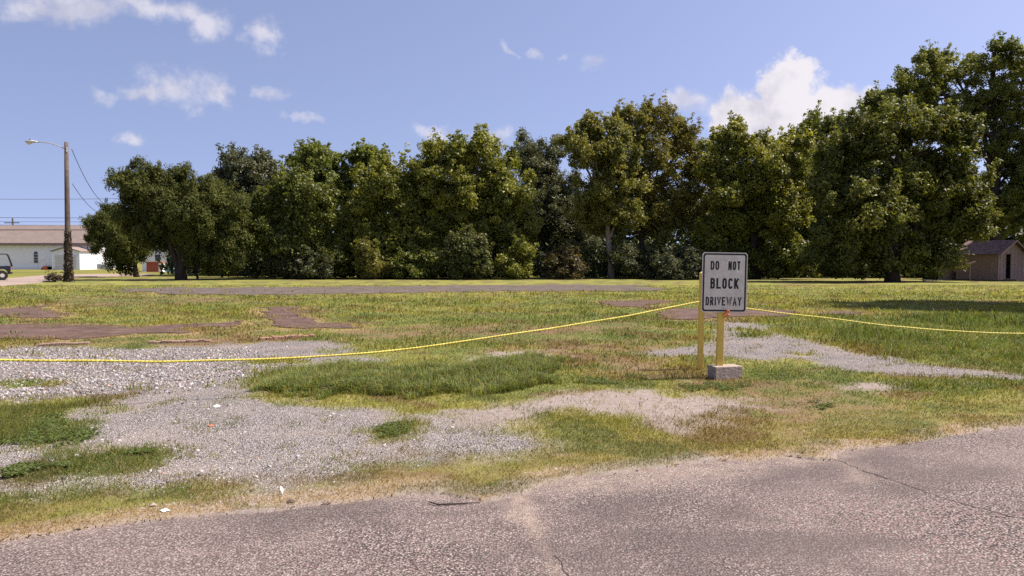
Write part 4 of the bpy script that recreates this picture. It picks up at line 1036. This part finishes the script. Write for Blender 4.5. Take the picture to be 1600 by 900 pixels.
# ------------------------------------------------------------------ rope
def rope_material():
    m, t, b = new_mat('yellow_rope')
    n, _ = t.noise(objc(t), 9, 5, 0.7)
    t.l.new(t.mix(t.mr(n, 0.35, 0.65), (0.42, 0.34, 0.03, 1), (0.62, 0.54, 0.09, 1)), b.inputs['Base Color']); pset(b, Roughness=0.5)
    return m
M_ROPE = rope_material()
def spline(P, n):
    out = []; P = [P[0]] + P + [P[-1]]
    for i in range(1, len(P) - 2):
        p0, p1, p2, p3 = P[i - 1], P[i], P[i + 1], P[i + 2]
        for k in range(n):
            t_ = k / n
            out.append(0.5 * ((2 * p1) + (p2 - p0) * t_ + (2 * p0 - 5 * p1 + 4 * p2 - p3) * t_ ** 2 + (3 * p1 - p0 - 3 * p2 + p3) * t_ ** 3))
    return out + [P[-2]]
def rope(name, P, label, rad=0.0105):
    C = spline(P, 8)
    # even spacing
    Ls = [0]
    for a, b_ in zip(C[:-1], C[1:]): Ls.append(Ls[-1] + (b_ - a).length)
    tot = Ls[-1]; N = int(tot / 0.016); pts = []; j = 0
    for i in range(N + 1):
        s = tot * i / N
        while j < len(Ls) - 2 and Ls[j + 1] < s: j += 1
        kz = 0.010 * (vnoise(np.array([s * 1.7]), np.array([3.1]), 8)[0] - 0.5) + 0.012 * (vnoise(np.array([s * 0.6]), np.array([7.1]), 9)[0] - 0.5)
        pts.append(C[j].lerp(C[j + 1], (s - Ls[j]) / max(1e-9, Ls[j + 1] - Ls[j])) + Vector((0, 0, kz)))
    root = empty(name, pts[0], label, 'rope'); o = pts[0].copy()
    for st in range(3):
        mb = MB(); q = []
        for i, p in enumerate(pts):
            t_ = (pts[min(i + 1, N)] - pts[max(i - 1, 0)]).normalized(); a = t_.cross(Vector((0, 0, 1))).normalized(); b_ = a.cross(t_)
            w = tot * i / N / 0.13 * 6.283 + st * 2.094
            q.append(p - o + (a * math.cos(w) + b_ * math.sin(w)) * rad * 0.62)
        mb.tube(q, rad * 0.66, 5); mb.build('strand', M_ROPE, root, True)
    return root
top = AT(1093, 472, 10.56)
ropeL = [(1092, 472.5, 10.555), (1000, 490, 10.25), (900, 507, 9.95), (800, 522, 9.6), (700, 537, 9.3), (600, 549, 9.0), (500, 556.5, 8.7), (400, 561, 8.45), (300, 563.5, 8.2), (150, 564.5, 7.85), (0, 563, 7.5), (-150, 557, 7.2), (-320, 540, 6.9)]
rope('rope', [AT(*p) for p in ropeL], 'yellow twisted rope sagging from the stake across the gravel to the left')
ropeR = [(1096, 472.5, 10.56), (1130, 477.5, 10.55), (1170, 483, 10.5), (1230, 490, 10.45), (1300, 498, 10.4), (1400, 510, 10.3), (1500, 518, 10.2), (1590, 521, 10.1), (1700, 520, 10.0), (1850, 505, 9.9)]
rope('rope', [AT(*p) for p in ropeR], 'yellow twisted rope running from the stake over the lawn to the right', 0.0085)
for (px, py, d) in ((-320, 540, 6.9), (1850, 505, 9.9)):
    p = AT(px, py, d)
    s = empty('stake', (p.x, d, 0), 'yellow stake holding the %s end of the rope' % ('left' if px < 0 else 'right'), 'stake')
    MB().box((-0.034, 0.012, -0.1), (0.034, 0.08, p.z + 0.12)).build('post', M_YEL, s)

# ------------------------------------------------------------------ street light pole
M_POLE = plain('weathered_pole', (0.098, 0.074, 0.062), 0.95, 0.35, 3, bmp=0.6)
M_GALV = plain('galvanised', (0.46, 0.46, 0.45), 0.5, 0.1, metallic=0.5)
M_LENS = plain('lamp_lens', (0.60, 0.60, 0.55), 0.3, 0.05)
DP = 52.0
pb = AT(107, 440, DP); pt = AT(108.5, 222, DP)
pole = empty('street_light', (pb.x, DP, 0), 'wooden street light pole with curved arm and vines at its foot', 'street light')
H = pt.z
mb = MB(); mb.tube([(0, 0, -0.3), (0.02, 0, H * 0.33), (0.045, 0, H * 0.66), (0.07, 0, H)], [0.20, 0.18, 0.155, 0.13], 12); mb.build('pole', M_POLE, pole, True)
def PL(px, py, dd=DP): return AT(px, py, dd) - pole.location
arm = [PL(107, 236), PL(98, 231), PL(88, 226.5), PL(77, 223.5), PL(66, 222), PL(56, 222)]
MB().tube(arm, 0.035, 8).build('arm', M_GALV, pole, True)
MB().tube([PL(108.4, 230) + Vector((-0.10, -0.14, 0)), PL(108.4, 238) + Vector((-0.10, -0.14, 0))], 0.05, 6).build('bracket', M_GALV, pole)
a, b_ = PL(58.5, 221.5), PL(39.5, 223.2); hb = MB()
N = 9; pts = [a.lerp(b_, i / (N - 1)) for i in range(N)]
hb.tube([p + Vector((0, 0, 0.01 * i)) for i, p in enumerate(pts)], [0.05, 0.08, 0.12, 0.155, 0.17, 0.17, 0.155, 0.12, 0.05], 10)
hb.v = [(v[0], v[1], a.z + (v[2] - a.z) * (0.8 if v[2] > a.z else 0.6)) for v in hb.v]
lamp = hb.build('lamp_head', M_GALV, pole, True)
lb = MB().tube([pts[4] + Vector((0, 0, -0.03)), pts[6] + Vector((0, 0, -0.05)), pts[7] + Vector((0, 0, -0.03))], [0.08, 0.11, 0.05], 10); lb.build('lens', M_LENS, lamp, True)
MB().tube([pts[5] + Vector((0, 0, 0.12)), pts[5] + Vector((0, 0, 0.24))], 0.05, 8).build('photocell', M_BLACK, lamp)
# vines on the lower pole
r = np.random.default_rng(9); nv = 1700
zz_ = r.random(nv) ** 1.7 * H * 0.36; a = r.uniform(0, 6.283, nv); rr_ = 0.21 + 0.16 * np.clip(1 - zz_ / (H * 0.33), 0, 1) * r.random(nv) - 0.03 + 0.04 * fbm(a, zz_ * 2, 4)
c = np.stack([np.cos(a) * rr_ + 0.02, np.sin(a) * rr_, zz_ + 0.05], 1); nr = np.stack([np.cos(a), np.sin(a), r.normal(0.2, 0.5, nv)], 1) + r.normal(0, 0.4, (nv, 3)); nr /= np.linalg.norm(nr, axis=1)[:, None]
V, C = leaf_quads(c, nr, r.uniform(0.04, 0.09, nv), 0.6, np.array([[0.048, 0.036, 0.022]]) * r.uniform(0.5, 1.6, (nv, 1)), r)
np_mesh('vine', V, np.arange(len(V)).reshape(-1, 3), M_LEAF, pole, C)
# wires leaving the pole backwards
M_WIRE = plain('wire', (0.05, 0.05, 0.055), 0.6, 0.1)
def cable(name, A, B, sag, rad, label, n=16):
    P = []
    for i in range(n + 1):
        t_ = i / n; p = A.lerp(B, t_); p = p + Vector((0, 0, -4 * sag * t_ * (1 - t_))); P.append(p)
    root_o = MB().tube([p - A for p in P], rad, 5).build(name, M_WIRE, None, True); root_o.location = A
    return tag(root_o, label, 'wire')
cable('wire', AT(112, 233, DP), AT(172, 322, 70), 0.9, 0.022, 'upper wire curving down from the street light pole behind the cedar')
cable('wire', AT(113, 287, DP), AT(160, 335, 66), 0.4, 0.02, 'lower wire dropping from midway up the street light pole')
for (ya, yb, lab, rad) in ((309.5, 308, 'highest power line crossing the sky behind the street light pole', 0.045), (337.5, 338.5, 'second power line just above the church roof', 0.05), (343.5, 345, 'third power line just above the church roof', 0.035), (349, 350, 'lowest power line just above the church roof', 0.035)):
    cable('power_line', AT(-160, ya, 165), AT(330, yb, 165), 0.35, rad, lab)
# reddish weeds at the pole's foot
bush('dead reddish weeds at the foot of the street light pole', 84, 51.5, [(80, 436, 6, 4), (90, 435, 6, 5), (66, 440, 8, 2.5)], (0.09, 0.06, 0.04), (0.13, 0.10, 0.055), 71, (0.03, 0.07), rc=0.25, per=40, trunk=(0.02, 0.1))
# distant utility pole beyond the church
DU = 165
up0 = AT(19.5, 341, DU); upole = empty('utility_pole', (up0.x, DU, 0), 'distant utility pole with crossarm above the church roof', 'utility pole')
MB().tube([(0, 0, -0.2), (0, 0, up0.z)], [0.22, 0.17], 8).build('pole', M_POLE, upole, True)
MB().box((-1.7, -0.3, AT(0, 348.2, DU).z - 0.09), (1.7, -0.18, AT(0, 348.2, DU).z + 0.09)).build('crossarm', M_POLE, upole)

# ------------------------------------------------------------------ church and its annex
M_WHITE = plain('white_siding', (0.78, 0.77, 0.79), 0.7, 0.04, 2)
M_TRIM = plain('white_trim', (0.82, 0.81, 0.80), 0.6, 0.03, 4)
M_DOOR = plain('grey_door', (0.55, 0.54, 0.54), 0.6, 0.06, 3)
M_GLASS = plain('dark_glass', (0.02, 0.025, 0.03), 0.12, 0.2, spec=0.6)
M_FASCIA = plain('fascia_brown', (0.22, 0.17, 0.15), 0.8, 0.1)
def shingle_mat(name, c1, c2):
    m, t, b = new_mat(name); v = objc(t); n, _ = t.noise(v, 0.8, 7, 0.7); n2_, _ = t.noise(v, 7, 4, 0.7)
    c = t.mix(t.mr(n, 0.3, 0.7), (*c1, 1), (*c2, 1)); c = t.mix(1.0, c, t.mix(n2_, (0.75, 0.75, 0.75, 1), (1.25, 1.25, 1.25, 1)), 'MULTIPLY')
    t.l.new(c, b.inputs['Base Color']); pset(b, Roughness=0.9); bump(t, b, n2_, 0.4, 0.03); return m
M_SHING = shingle_mat('brown_shingles', (0.128, 0.098, 0.088), (0.175, 0.137, 0.122))
DC = 121.0
xr = AT(145.5, 420, DC).x
church = empty('church', (xr, DC, 0), 'long white church with brown shingle roof at the left', 'church')
ze, zr = 4.15, 7.3; Lc = 46; Dp = 13
MB().box((-Lc, 0, -0.2), (0, Dp, ze)).prism([(0, ze), (Dp, ze), (Dp / 2, zr - 0.25)], 'x', -0.3, -0.004).build('wall', M_WHITE, church)
def slope(y0, z0, y1, z1, t_):
    return [(y0, z0), (y1, z1), (y1, z1 + t_), (y0, z0 + t_)]
MB().prism(slope(-0.55, ze - 0.10, Dp / 2, zr, 0.16), 'x', -Lc, 0.45).prism(slope(Dp + 0.55, ze - 0.10, Dp / 2 + 0.003, zr, 0.16), 'x', -Lc, 0.45).build('roof', M_SHING, church)
yk = Dp / 2 - 2.0; zk = ze - 0.10 + (zr - ze + 0.10) * (yk + 0.55) / (Dp / 2 + 0.55)
MB().box((-Lc, yk - 0.05, zk + 0.05), (0.46, yk + 0.05, zk + 0.27)).build('roof_step', M_FASCIA, church)
MB().box((-Lc, -0.62, ze - 0.30), (0.47, -0.56, ze + 0.10)).build('fascia', M_FASCIA, church)
MB().box((-Lc, -0.09, -0.2), (-0.003, -0.003, 0.45)).build('foundation_trim', M_TRIM, church)
for px in (56.5, -75, -190):
    cx = AT(px, 405, DC).x - xr
    pr = [(cx - 0.33, 1.0)] + [(cx + 0.33, 1.0)] + [(cx + 0.33 * math.cos(R(a)), 2.55 + 0.33 * math.sin(R(a))) for a in range(0, 181, 20)]
    w = MB().prism([(cx + (p[0] - cx) * 1.28, p[1] + (0.10 if p[1] > 2 else -0.10)) for p in pr], 'y', -0.06, -0.004).build('window', M_TRIM, church)
    MB().prism(pr, 'y', -0.085, -0.063).build('pane', M_GLASS, w)
    for zz_ in (1.45, 1.9, 2.35): MB().box((cx - 0.33, -0.10, zz_), (cx + 0.33, -0.087, zz_ + 0.05)).build('bar', M_TRIM, w)
MB().tube([(-2.7, Dp / 2 + 1, zr - 0.4), (-2.7, Dp / 2 + 1, zr + 0.55)], 0.09, 8).build('vent_pipe', M_FASCIA, church)
# annex (gabled, lit from the right)
DA = 117.0
xl, xrr = AT(82, 405, DA).x, AT(124, 405, DA).x
ann = empty('garage_annex', ((xl + xrr) / 2, DA, 0), 'small white gabled garage annex with two roller doors before the church', 'garage')
hw = (xrr - xl) / 2; he = 2.85; hp = 3.45
MB().prism([(-hw, -0.2), (hw, -0.2), (hw, he), (0, hp), (-hw, he)], 'y', 0, 3.85).build('wall', M_WHITE, ann)
MB().prism([(-hw - 0.25, he - 0.04), (0, hp + 0.02), (0, hp + 0.14), (-hw - 0.25, he + 0.08)], 'y', -0.3, 3.9).prism([(hw + 0.25, he - 0.04), (0.003, hp + 0.02), (0.003, hp + 0.14), (hw + 0.25, he + 0.08)], 'y', -0.3, 3.9).build('roof', M_FASCIA, ann)
for (a, b_) in ((-hw * 0.80, -hw * 0.06), (hw * 0.08, hw * 0.82)):
    dfr = MB().box((a - 0.07, -0.05, -0.1), (b_ + 0.07, -0.003, 2.38)).build('door_frame', M_TRIM, ann)
    for k in range(5): MB().box((a, -0.085, 0.05 + k * 0.45), (b_, -0.053, 0.05 + k * 0.45 + 0.43)).build('door_panel', M_DOOR, dfr)
for s_ in (-1, 1): MB().box((s_ * hw - 0.09, -0.045, -0.1), (s_ * hw + 0.09, -0.003, he - 0.1)).build('corner_trim', M_TRIM, ann)
MB().box((-hw - 0.9, 1.3, -0.1), (-hw - 0.005, 3.6, 2.45)).build('side_porch', M_DOOR, ann)
# steps with hand rail left of the annex
sx = AT(70, 405, 118.5).x
steps = empty('entrance_steps', (sx, 118.3, 0), 'grey entrance steps with a metal hand rail beside the annex', 'steps')
for k in range(3): MB().box((-0.5 + k * 0.35, -0.5, -0.1), (1.9, 0.9, 0.2 + 0.2 * k - 0.001 * k)).build('step', M_DOOR, steps)
MB().tube([(-0.7, -0.45, 0), (-0.7, -0.45, 1.0), (0.6, -0.45, 1.6), (0.6, -0.45, 0.2)], 0.03, 6).build('hand_rail', M_FASCIA, steps)
M_RED = plain('red_plastic', (0.55, 0.10, 0.06), 0.5, 0.1)
rb = empty('red_bin', (AT(70.5, 419, 117).x, 117.0, 0), 'small red container on the grass by the entrance steps', 'bin')
MB().box((-0.3, -0.2, 0), (0.3, 0.2, 0.42)).build('body', M_RED, rb, bevel=0.03); MB().box((-0.33, -0.23, 0.425), (0.33, 0.23, 0.48)).build('lid', M_RED, rb, bevel=0.01)
# air conditioning units and a chain-link fence by the church end
for k, px in enumerate((157, 165)):
    p = AT(px, 420, 119); u = empty('air_conditioner', (p.x, 119, 0), ('grey' if k == 0 else 'second grey') + ' air conditioning unit at the church end wall', 'air conditioner', 'air conditioning units by the church')
    MB().box((-0.38, -0.38, 0), (0.38, 0.38, 0.85)).build('casing', M_DOOR, u, bevel=0.03)
    for q in range(5): MB().box((-0.34, -0.40, 0.12 + q * 0.14), (0.34, -0.383, 0.17 + q * 0.14)).build('louvre', M_GALV, u)
    MB().tube([(0, 0, 0.85), (0, 0, 0.92)], 0.28, 12).build('fan_guard', M_FASCIA, u)

# white house and red fence seen below the cedar
DH = 100
hx0, hx1 = AT(222, 405, DH).x, AT(330, 405, DH).x
house = empty('white_house', ((hx0 + hx1) / 2, DH, 0), 'white house glimpsed under the branches of the broad cedar', 'house')
hw = (hx1 - hx0) / 2
MB().prism([(-hw, -0.2), (hw, -0.2), (hw, 3.1), (0, 5.4), (-hw, 3.1)], 'y', 0, 8).build('wall', M_WHITE, house)
MB().prism([(-hw - 0.4, 3.0), (0, 5.45), (0, 5.6), (-hw - 0.4, 3.15)], 'y', -0.4, 8.3).prism([(hw + 0.4, 3.0), (0.003, 5.45), (0.003, 5.6), (hw + 0.4, 3.15)], 'y', -0.4, 8.3).build('roof', M_SHING, house)
for px in (247, 265):
    cx = AT(px, 405, DH).x - house.location.x
    w = MB().box((cx - 0.45, -0.06, 1.3), (cx + 0.45, -0.004, 2.3)).build('window', M_TRIM, house); MB().box((cx - 0.37, -0.085, 1.38), (cx + 0.37, -0.063, 2.22)).build('pane', M_GLASS, w)
M_REDW = plain('red_wood', (0.36, 0.10, 0.065), 0.85, 0.25, 8)
p0, p1 = AT(229, 419, 92), AT(248, 419, 92)
redf = empty('red_playhouse', (p0.x, 92, 0), 'low red wooden shed front with upright boards behind the cedar', 'shed')
n = 9; ww = (p1.x - p0.x) / n
for k in range(n): MB().box((k * ww + 0.012, -0.05 - 0.01 * (k % 2), 0), ((k + 1) * ww - 0.012, 0.0, 1.15)).build('board', M_REDW, redf)
MB().box((-0.1, -0.15, 1.155), (p1.x - p0.x + 0.5, 0.9, 1.30)).build('roof', M_REDW, redf); MB().box((p1.x - p0.x + 0.01, -0.04, 0), (p1.x - p0.x + 0.42, 0.8, 1.15)).build('side_wall', M_TRIM, redf)
M_TEAL = plain('teal_plastic', (0.16, 0.33, 0.32), 0.5, 0.1)
tb = AT(267, 421, 88); bin_ = empty('trash_bin', (tb.x, 88, 0), 'teal plastic bin standing left of the split cedar trunk', 'bin')
MB().prism([(-0.36, 0), (0.36, 0), (0.45, 0.72), (-0.45, 0.72)], 'y', -0.3, 0.3).build('body', M_TEAL, bin_, bevel=0.02); MB().box((-0.5, -0.36, 0.725), (0.5, 0.36, 0.80)).build('lid', M_BLACK, bin_)

# ------------------------------------------------------------------ open off-road car at the left edge (its rear shows)
M_CAR = plain('navy_paint', (0.012, 0.015, 0.026), 0.42, 0.2, 3, spec=0.3); M_TYRE = plain('tyre', (0.02, 0.02, 0.02), 0.9, 0.2); M_RIM = plain('rim', (0.50, 0.47, 0.42), 0.4, 0.1, metallic=0.3)
M_TAIL = plain('tail_lamp', (0.35, 0.02, 0.02), 0.3, 0.1); M_SEAT = plain('dark_seat', (0.03, 0.028, 0.027), 0.8, 0.2)
tp = AT(16, 437, 56.0)
car = empty('off_road_car', (tp.x, 56.0, 0.025), 'open topped dark navy off-road car with roof frame at the left edge', 'car', None, math.atan2(-0.60, -0.80))
# local: x forward, +y is the side towards the viewer; rear at x = 0
HW = 0.78
def car_side(y0, y1):
    arch = lambda cx: [(cx + 0.43 * math.cos(R(a)), 0.42 + 0.43 * math.sin(R(a))) for a in range(180, -1, -20)]
    pr = [(0.0, 0.52), (0.03, 0.46)] + [p for p in arch(0.52) if p[0] > 0.05] + [(1.3, 0.42), (2.45, 0.42)] + arch(3.0) + [(3.6, 0.55), (3.62, 0.95), (2.4, 1.05), (2.3, 1.08), (2.15, 1.06), (1.95, 0.80), (1.35, 0.80), (1.15, 1.04), (0.0, 1.07)]
    return MB().prism(pr, 'y', y0, y1)
body = car_side(HW - 0.06, HW); body.prism([(0.0, 0.5), (3.6, 0.5), (3.6, 0.55), (0.0, 0.55)], 'y', -HW + 0.063, HW - 0.063)
q = car_side(-HW, -HW + 0.06); body.add(q.v, q.f)
body.box((0.002, -HW + 0.065, 0.56), (0.06, HW - 0.065, 1.05)).box((2.35, -HW + 0.066, 0.56), (3.55, HW - 0.066, 1.0))
body.build('body', M_CAR, car)
for wx in (0.52, 3.0):
    for s_ in (1, -1):
        w = MB().tube([(wx, s_ * (HW - 0.20), 0.36), (wx, s_ * (HW + 0.05), 0.36)], 0.36, 20).build('wheel', M_TYRE, car)
        MB().tube([(wx, s_ * (HW - 0.02), 0.36), (wx, s_ * (HW + 0.062), 0.36)], 0.15, 16).build('rim', M_RIM, w)
rk = MB()
for s_ in (1, -1):
    y_ = s_ * (HW - 0.05)
    rk.tube([(-0.12, y_, 1.02), (-0.08, y_, 1.25), (0.05, y_, 1.70), (0.12, y_, 1.90), (0.22, y_, 1.96), (1.2, y_, 1.98), (2.15, y_, 1.85), (2.35, y_, 1.08)], 0.035, 6)
    rk.tube([(1.15, y_, 1.03), (1.15, y_, 1.98)], 0.03, 6)
for x_ in (0.2, 1.15, 2.12): rk.tube([(x_, -HW + 0.05, 1.97 if x_ < 2 else 1.86), (x_, HW - 0.05, 1.97 if x_ < 2 else 1.86)], 0.028, 6)
rk.build('roof_frame', M_BLACK, car, True)
for s_ in (1, -1):
    st = MB().box((0.95, s_ * 0.36 - 0.22, 0.56), (1.45, s_ * 0.36 + 0.22, 0.78)).box((0.82, s_ * 0.36 - 0.21, 0.785), (0.95, s_ * 0.36 + 0.21, 1.28)).build('seat', M_SEAT, car, bevel=0.03)
    MB().box((-0.03, s_ * 0.66 - 0.06, 0.80), (-0.001, s_ * 0.66 + 0.06, 1.0)).build('tail_light', M_TAIL, car)
MB().box((-0.13, -HW + 0.05, 0.47), (-0.005, HW - 0.05, 0.60)).build('bumper', M_BLACK, car, bevel=0.02)

# ------------------------------------------------------------------ shed at the right edge
M_SHED = plain('shed_boards', (0.32, 0.22, 0.18), 0.9, 0.25, 4, bmp=0.3, c2=(0.23, 0.155, 0.13))
M_SHEDR = plain('rusty_roof', (0.12, 0.075, 0.065), 0.75, 0.5, 3, bmp=0.3)
M_INNER_SHADE = plain('painted_interior_shade', (0.006, 0.006, 0.006), 1.0, 0.1)  # near-black colour standing in for the shade inside the sheds
cs = AT(1559, 440, 54.5)
shed = empty('wooden_shed', (cs.x, 54.5, 0), 'weathered pinkish wooden shed with open doorway at the right edge', 'shed', None, math.atan2(0.55, 0.83))
# local: x along the gable wall, y along the side wall away from the viewer
GW, SL, EH, RH = 4.4, 2.9, 2.05, 2.98
nb = 15; bw = GW / nb
def roofz(x_): return EH + (RH - EH) * (1 - abs(x_ - GW / 2) / (GW / 2))
for k in range(nb):
    x0_, x1_ = k * bw + 0.006, (k + 1) * bw - 0.006
    if 1.10 < (x0_ + x1_) / 2 < 1.95: 
        MB().prism([(x0_, 1.98), (x1_, 1.98), (x1_, roofz(x1_)), (x0_, roofz(x0_))], 'y', -0.012 * (k % 2), 0.05).build('board', M_SHED, shed); continue
    MB().prism([(x0_, 0.05), (x1_, 0.05), (x1_, roofz(x1_)), (x0_, roofz(x0_))], 'y', -0.012 * (k % 2), 0.05).build('board', M_SHED, shed)
nb2 = 11; bw = SL / nb2
for k in range(nb2): MB().box((-0.012 * (k % 2), 0.055 + k * bw + 0.005, 0.05), (0.05, 0.055 + (k + 1) * bw - 0.005, EH)).build('board', M_SHED, shed)
MB().box((0.06, 0.06, 0.0), (GW, SL, 0.06)).build('floor', M_INNER_SHADE, shed); MB().box((0.06, SL - 0.03, 0.065), (GW, SL + 0.03, EH)).box((GW - 0.05, 0.06, 0.065), (GW, SL - 0.035, EH)).build('back_wall', M_SHED, shed)  # floor is coloured near-black for the shade behind the doorway
MB().box((1.10, -0.035, 0.0), (1.17, 0.02, 2.05)).box((1.98, -0.035, 0.0), (2.05, 0.02, 2.05)).box((1.10, -0.03, 2.052), (2.05, 0.02, 2.12)).build('door_frame', M_SHED, shed)
nr_ = 8; rl = (SL + 0.6) / nr_
for k in range(nr_):
    y0_, y1_ = -0.3 + k * rl, -0.3 + (k + 1) * rl - 0.01; dz = 0.008 * (k % 2)
    MB().prism([(-0.3, EH - 0.12 + dz), (GW / 2, RH + 0.02 + dz), (GW / 2, RH + 0.07 + dz), (-0.3, EH - 0.07 + dz)], 'y', y0_, y1_).build('roof_sheet', M_SHEDR, shed)
    MB().prism([(GW + 0.3, EH - 0.12 + dz), (GW / 2 + 0.004, RH + 0.02 + dz), (GW / 2 + 0.004, RH + 0.07 + dz), (GW + 0.3, EH - 0.07 + dz)], 'y', y0_, y1_).build('roof_sheet', M_SHEDR, shed)
MB().prism([(-0.32, EH - 0.2), (GW / 2, RH - 0.06), (GW / 2, RH + 0.08), (-0.32, EH - 0.06)], 'y', -0.335, -0.303).prism([(GW + 0.32, EH - 0.2), (GW / 2 + 0.004, RH - 0.06), (GW / 2 + 0.004, RH + 0.08), (GW + 0.32, EH - 0.06)], 'y', -0.335, -0.303).build('barge_board', M_SHED, shed)
MB().box((0.8, -0.9, 0.0), (2.5, -0.06, 0.10)).build('door_step', M_CONC, shed)
# second brown outbuilding left of it
ob = AT(1486, 439, 57.5)
out = empty('outbuilding', (ob.x, 57.5, 0), 'dim brown lean-to outbuilding half hidden left of the shed', 'shed')
for k in range(9): MB().box((-0.9 + k * 0.2 + 0.005, -0.012 * (k % 2), 0), (-0.9 + (k + 1) * 0.2 - 0.005, 0.05, 1.95)).build('board', M_SHED, out)
MB().box((-0.9, 0.055, 0), (1.7, 2.4, 1.9)).build('wall', M_INNER_SHADE, out)  # solid box; shade of the open bay is painted as near-black
MB().box((0.95, 0.0, 0), (1.03, 0.05, 1.95)).build('post', M_SHED, out)
MB().prism([(-0.3, 1.96), (2.6, 2.5), (2.6, 2.56), (-0.3, 2.02)], 'x', -1.1, 1.95).build('roof', M_SHEDR, out)
bd = AT(1517, 411, 53.6)
bo = MB().box((-0.34, -0.02, -0.05), (0.34, 0.02, 0.05), Matrix.Rotation(R(-16), 4, 'Y')).add([(-0.05, 0, -0.05), (0.0, 0, -0.05), (0.0, 0.03, -0.05), (-0.05, 0.03, -0.05), (-0.05, 0, -bd.z), (0, 0, -bd.z), (0, 0.03, -bd.z), (-0.05, 0.03, -bd.z)], [(0, 1, 5, 4), (1, 2, 6, 5), (2, 3, 7, 6), (3, 0, 4, 7)]).build('board_on_stick', M_SHED, None)
bo.location = bd; tag(bo, 'tilted grey board nailed to a stick in front of the shed', 'board')
pw = AT(1456, 437, 53); plank = MB().box((-0.7, -0.1, 0), (0.7, 0.1, 0.05)).box((-0.6, -0.08, -0.05), (-0.5, 0.08, -0.002)).build('plank', M_DOOR, None, bevel=0.01); plank.location = (pw.x, 53, 0.06)
tag(plank, 'pale plank lying on the grass below the huge tree', 'plank')

# ------------------------------------------------------------------ litter
M_PAPER = plain('white_paper', (0.82, 0.82, 0.80), 0.6, 0.05); M_TWIG = plain('twig_bark', (0.06, 0.045, 0.04), 0.9, 0.3); M_RUST = plain('dry_leaf', (0.30, 0.11, 0.05), 0.8, 0.3)
def at_ground(px, py):
    x_, y_ = G(px, py); rd = sd_poly(np.array([x_]), np.array([y_]), P_ROAD)
    zz = 0.012 if rd[0] > 0.05 else float(height(np.array([x_]), np.array([y_]), rd)[0])
    return Vector((x_, y_, zz))
def litter(name, px, py, verts, faces, mat, label, cat):
    o = MB().add(verts, faces).build(name, mat, None); o.location = at_ground(px, py); return tag(o, label, cat)
def crumple(s, seed, h=0.5):
    r_ = random.Random(seed); n = 9
    vs = [(s * math.cos(i * 0.698) * r_.uniform(.6, 1.1), s * 0.8 * math.sin(i * 0.698) * r_.uniform(.6, 1.1), s * h * r_.uniform(0.05, 0.5)) for i in range(n)] + [(0, 0, s * h), (0.1 * s, 0, 0.0)]
    return vs, [(i, (i + 1) % n, n) for i in range(n)] + [((i + 1) % n, i, n + 1) for i in range(n)]
v_, f_ = crumple(0.045, 3); v_ = [(a * 0.35, b_ * 0.4, c * 2.4 + abs(a) * 0.9) for a, b_, c in v_]
litter('paper_scrap', 441, 777, v_, f_, M_PAPER, 'upright white paper scrap in the dry grass at the road edge', 'litter')
v_, f_ = crumple(0.045, 5); litter('paper_scrap', 338, 637, v_, f_, M_PAPER, 'crumpled white scrap lying out on the gravel', 'litter')
v_, f_ = crumple(0.035, 6); litter('paper_scrap', 258, 803, v_, f_, M_PAPER, 'flat white scrap at the road edge, lower left', 'litter')
v_, f_ = crumple(0.045, 7); litter('dry_leaf', 330, 668, v_, f_, M_RUST, 'rust coloured dry leaf on the gravel', 'leaf')
v_, f_ = crumple(0.04, 8); litter('dark_leaf', 454, 789, v_, f_, M_TWIG, 'dark curled leaf on the road edge by the paper scrap', 'leaf')
v_, f_ = crumple(0.03, 9, 0.9); litter('stone', 239, 795, v_, f_, M_BLOCK, 'single pale stone in the dry grass by the road', 'stone')
p = at_ground(710, 789)
tw = MB().tube([Vector((*G(670, 788), 0.03)) - p + Vector((0, 0, 0)), Vector((*G(684, 792), 0.028)) - p, Vector((*G(715, 790), 0.026)) - p, Vector((*G(750, 788), 0.026)) - p], [0.004, 0.006, 0.006, 0.003], 5).build('stick', M_TWIG, None, True)
tw.location = (p.x, p.y, 0); tag(tw, 'thin dark stick lying across the road edge', 'stick')
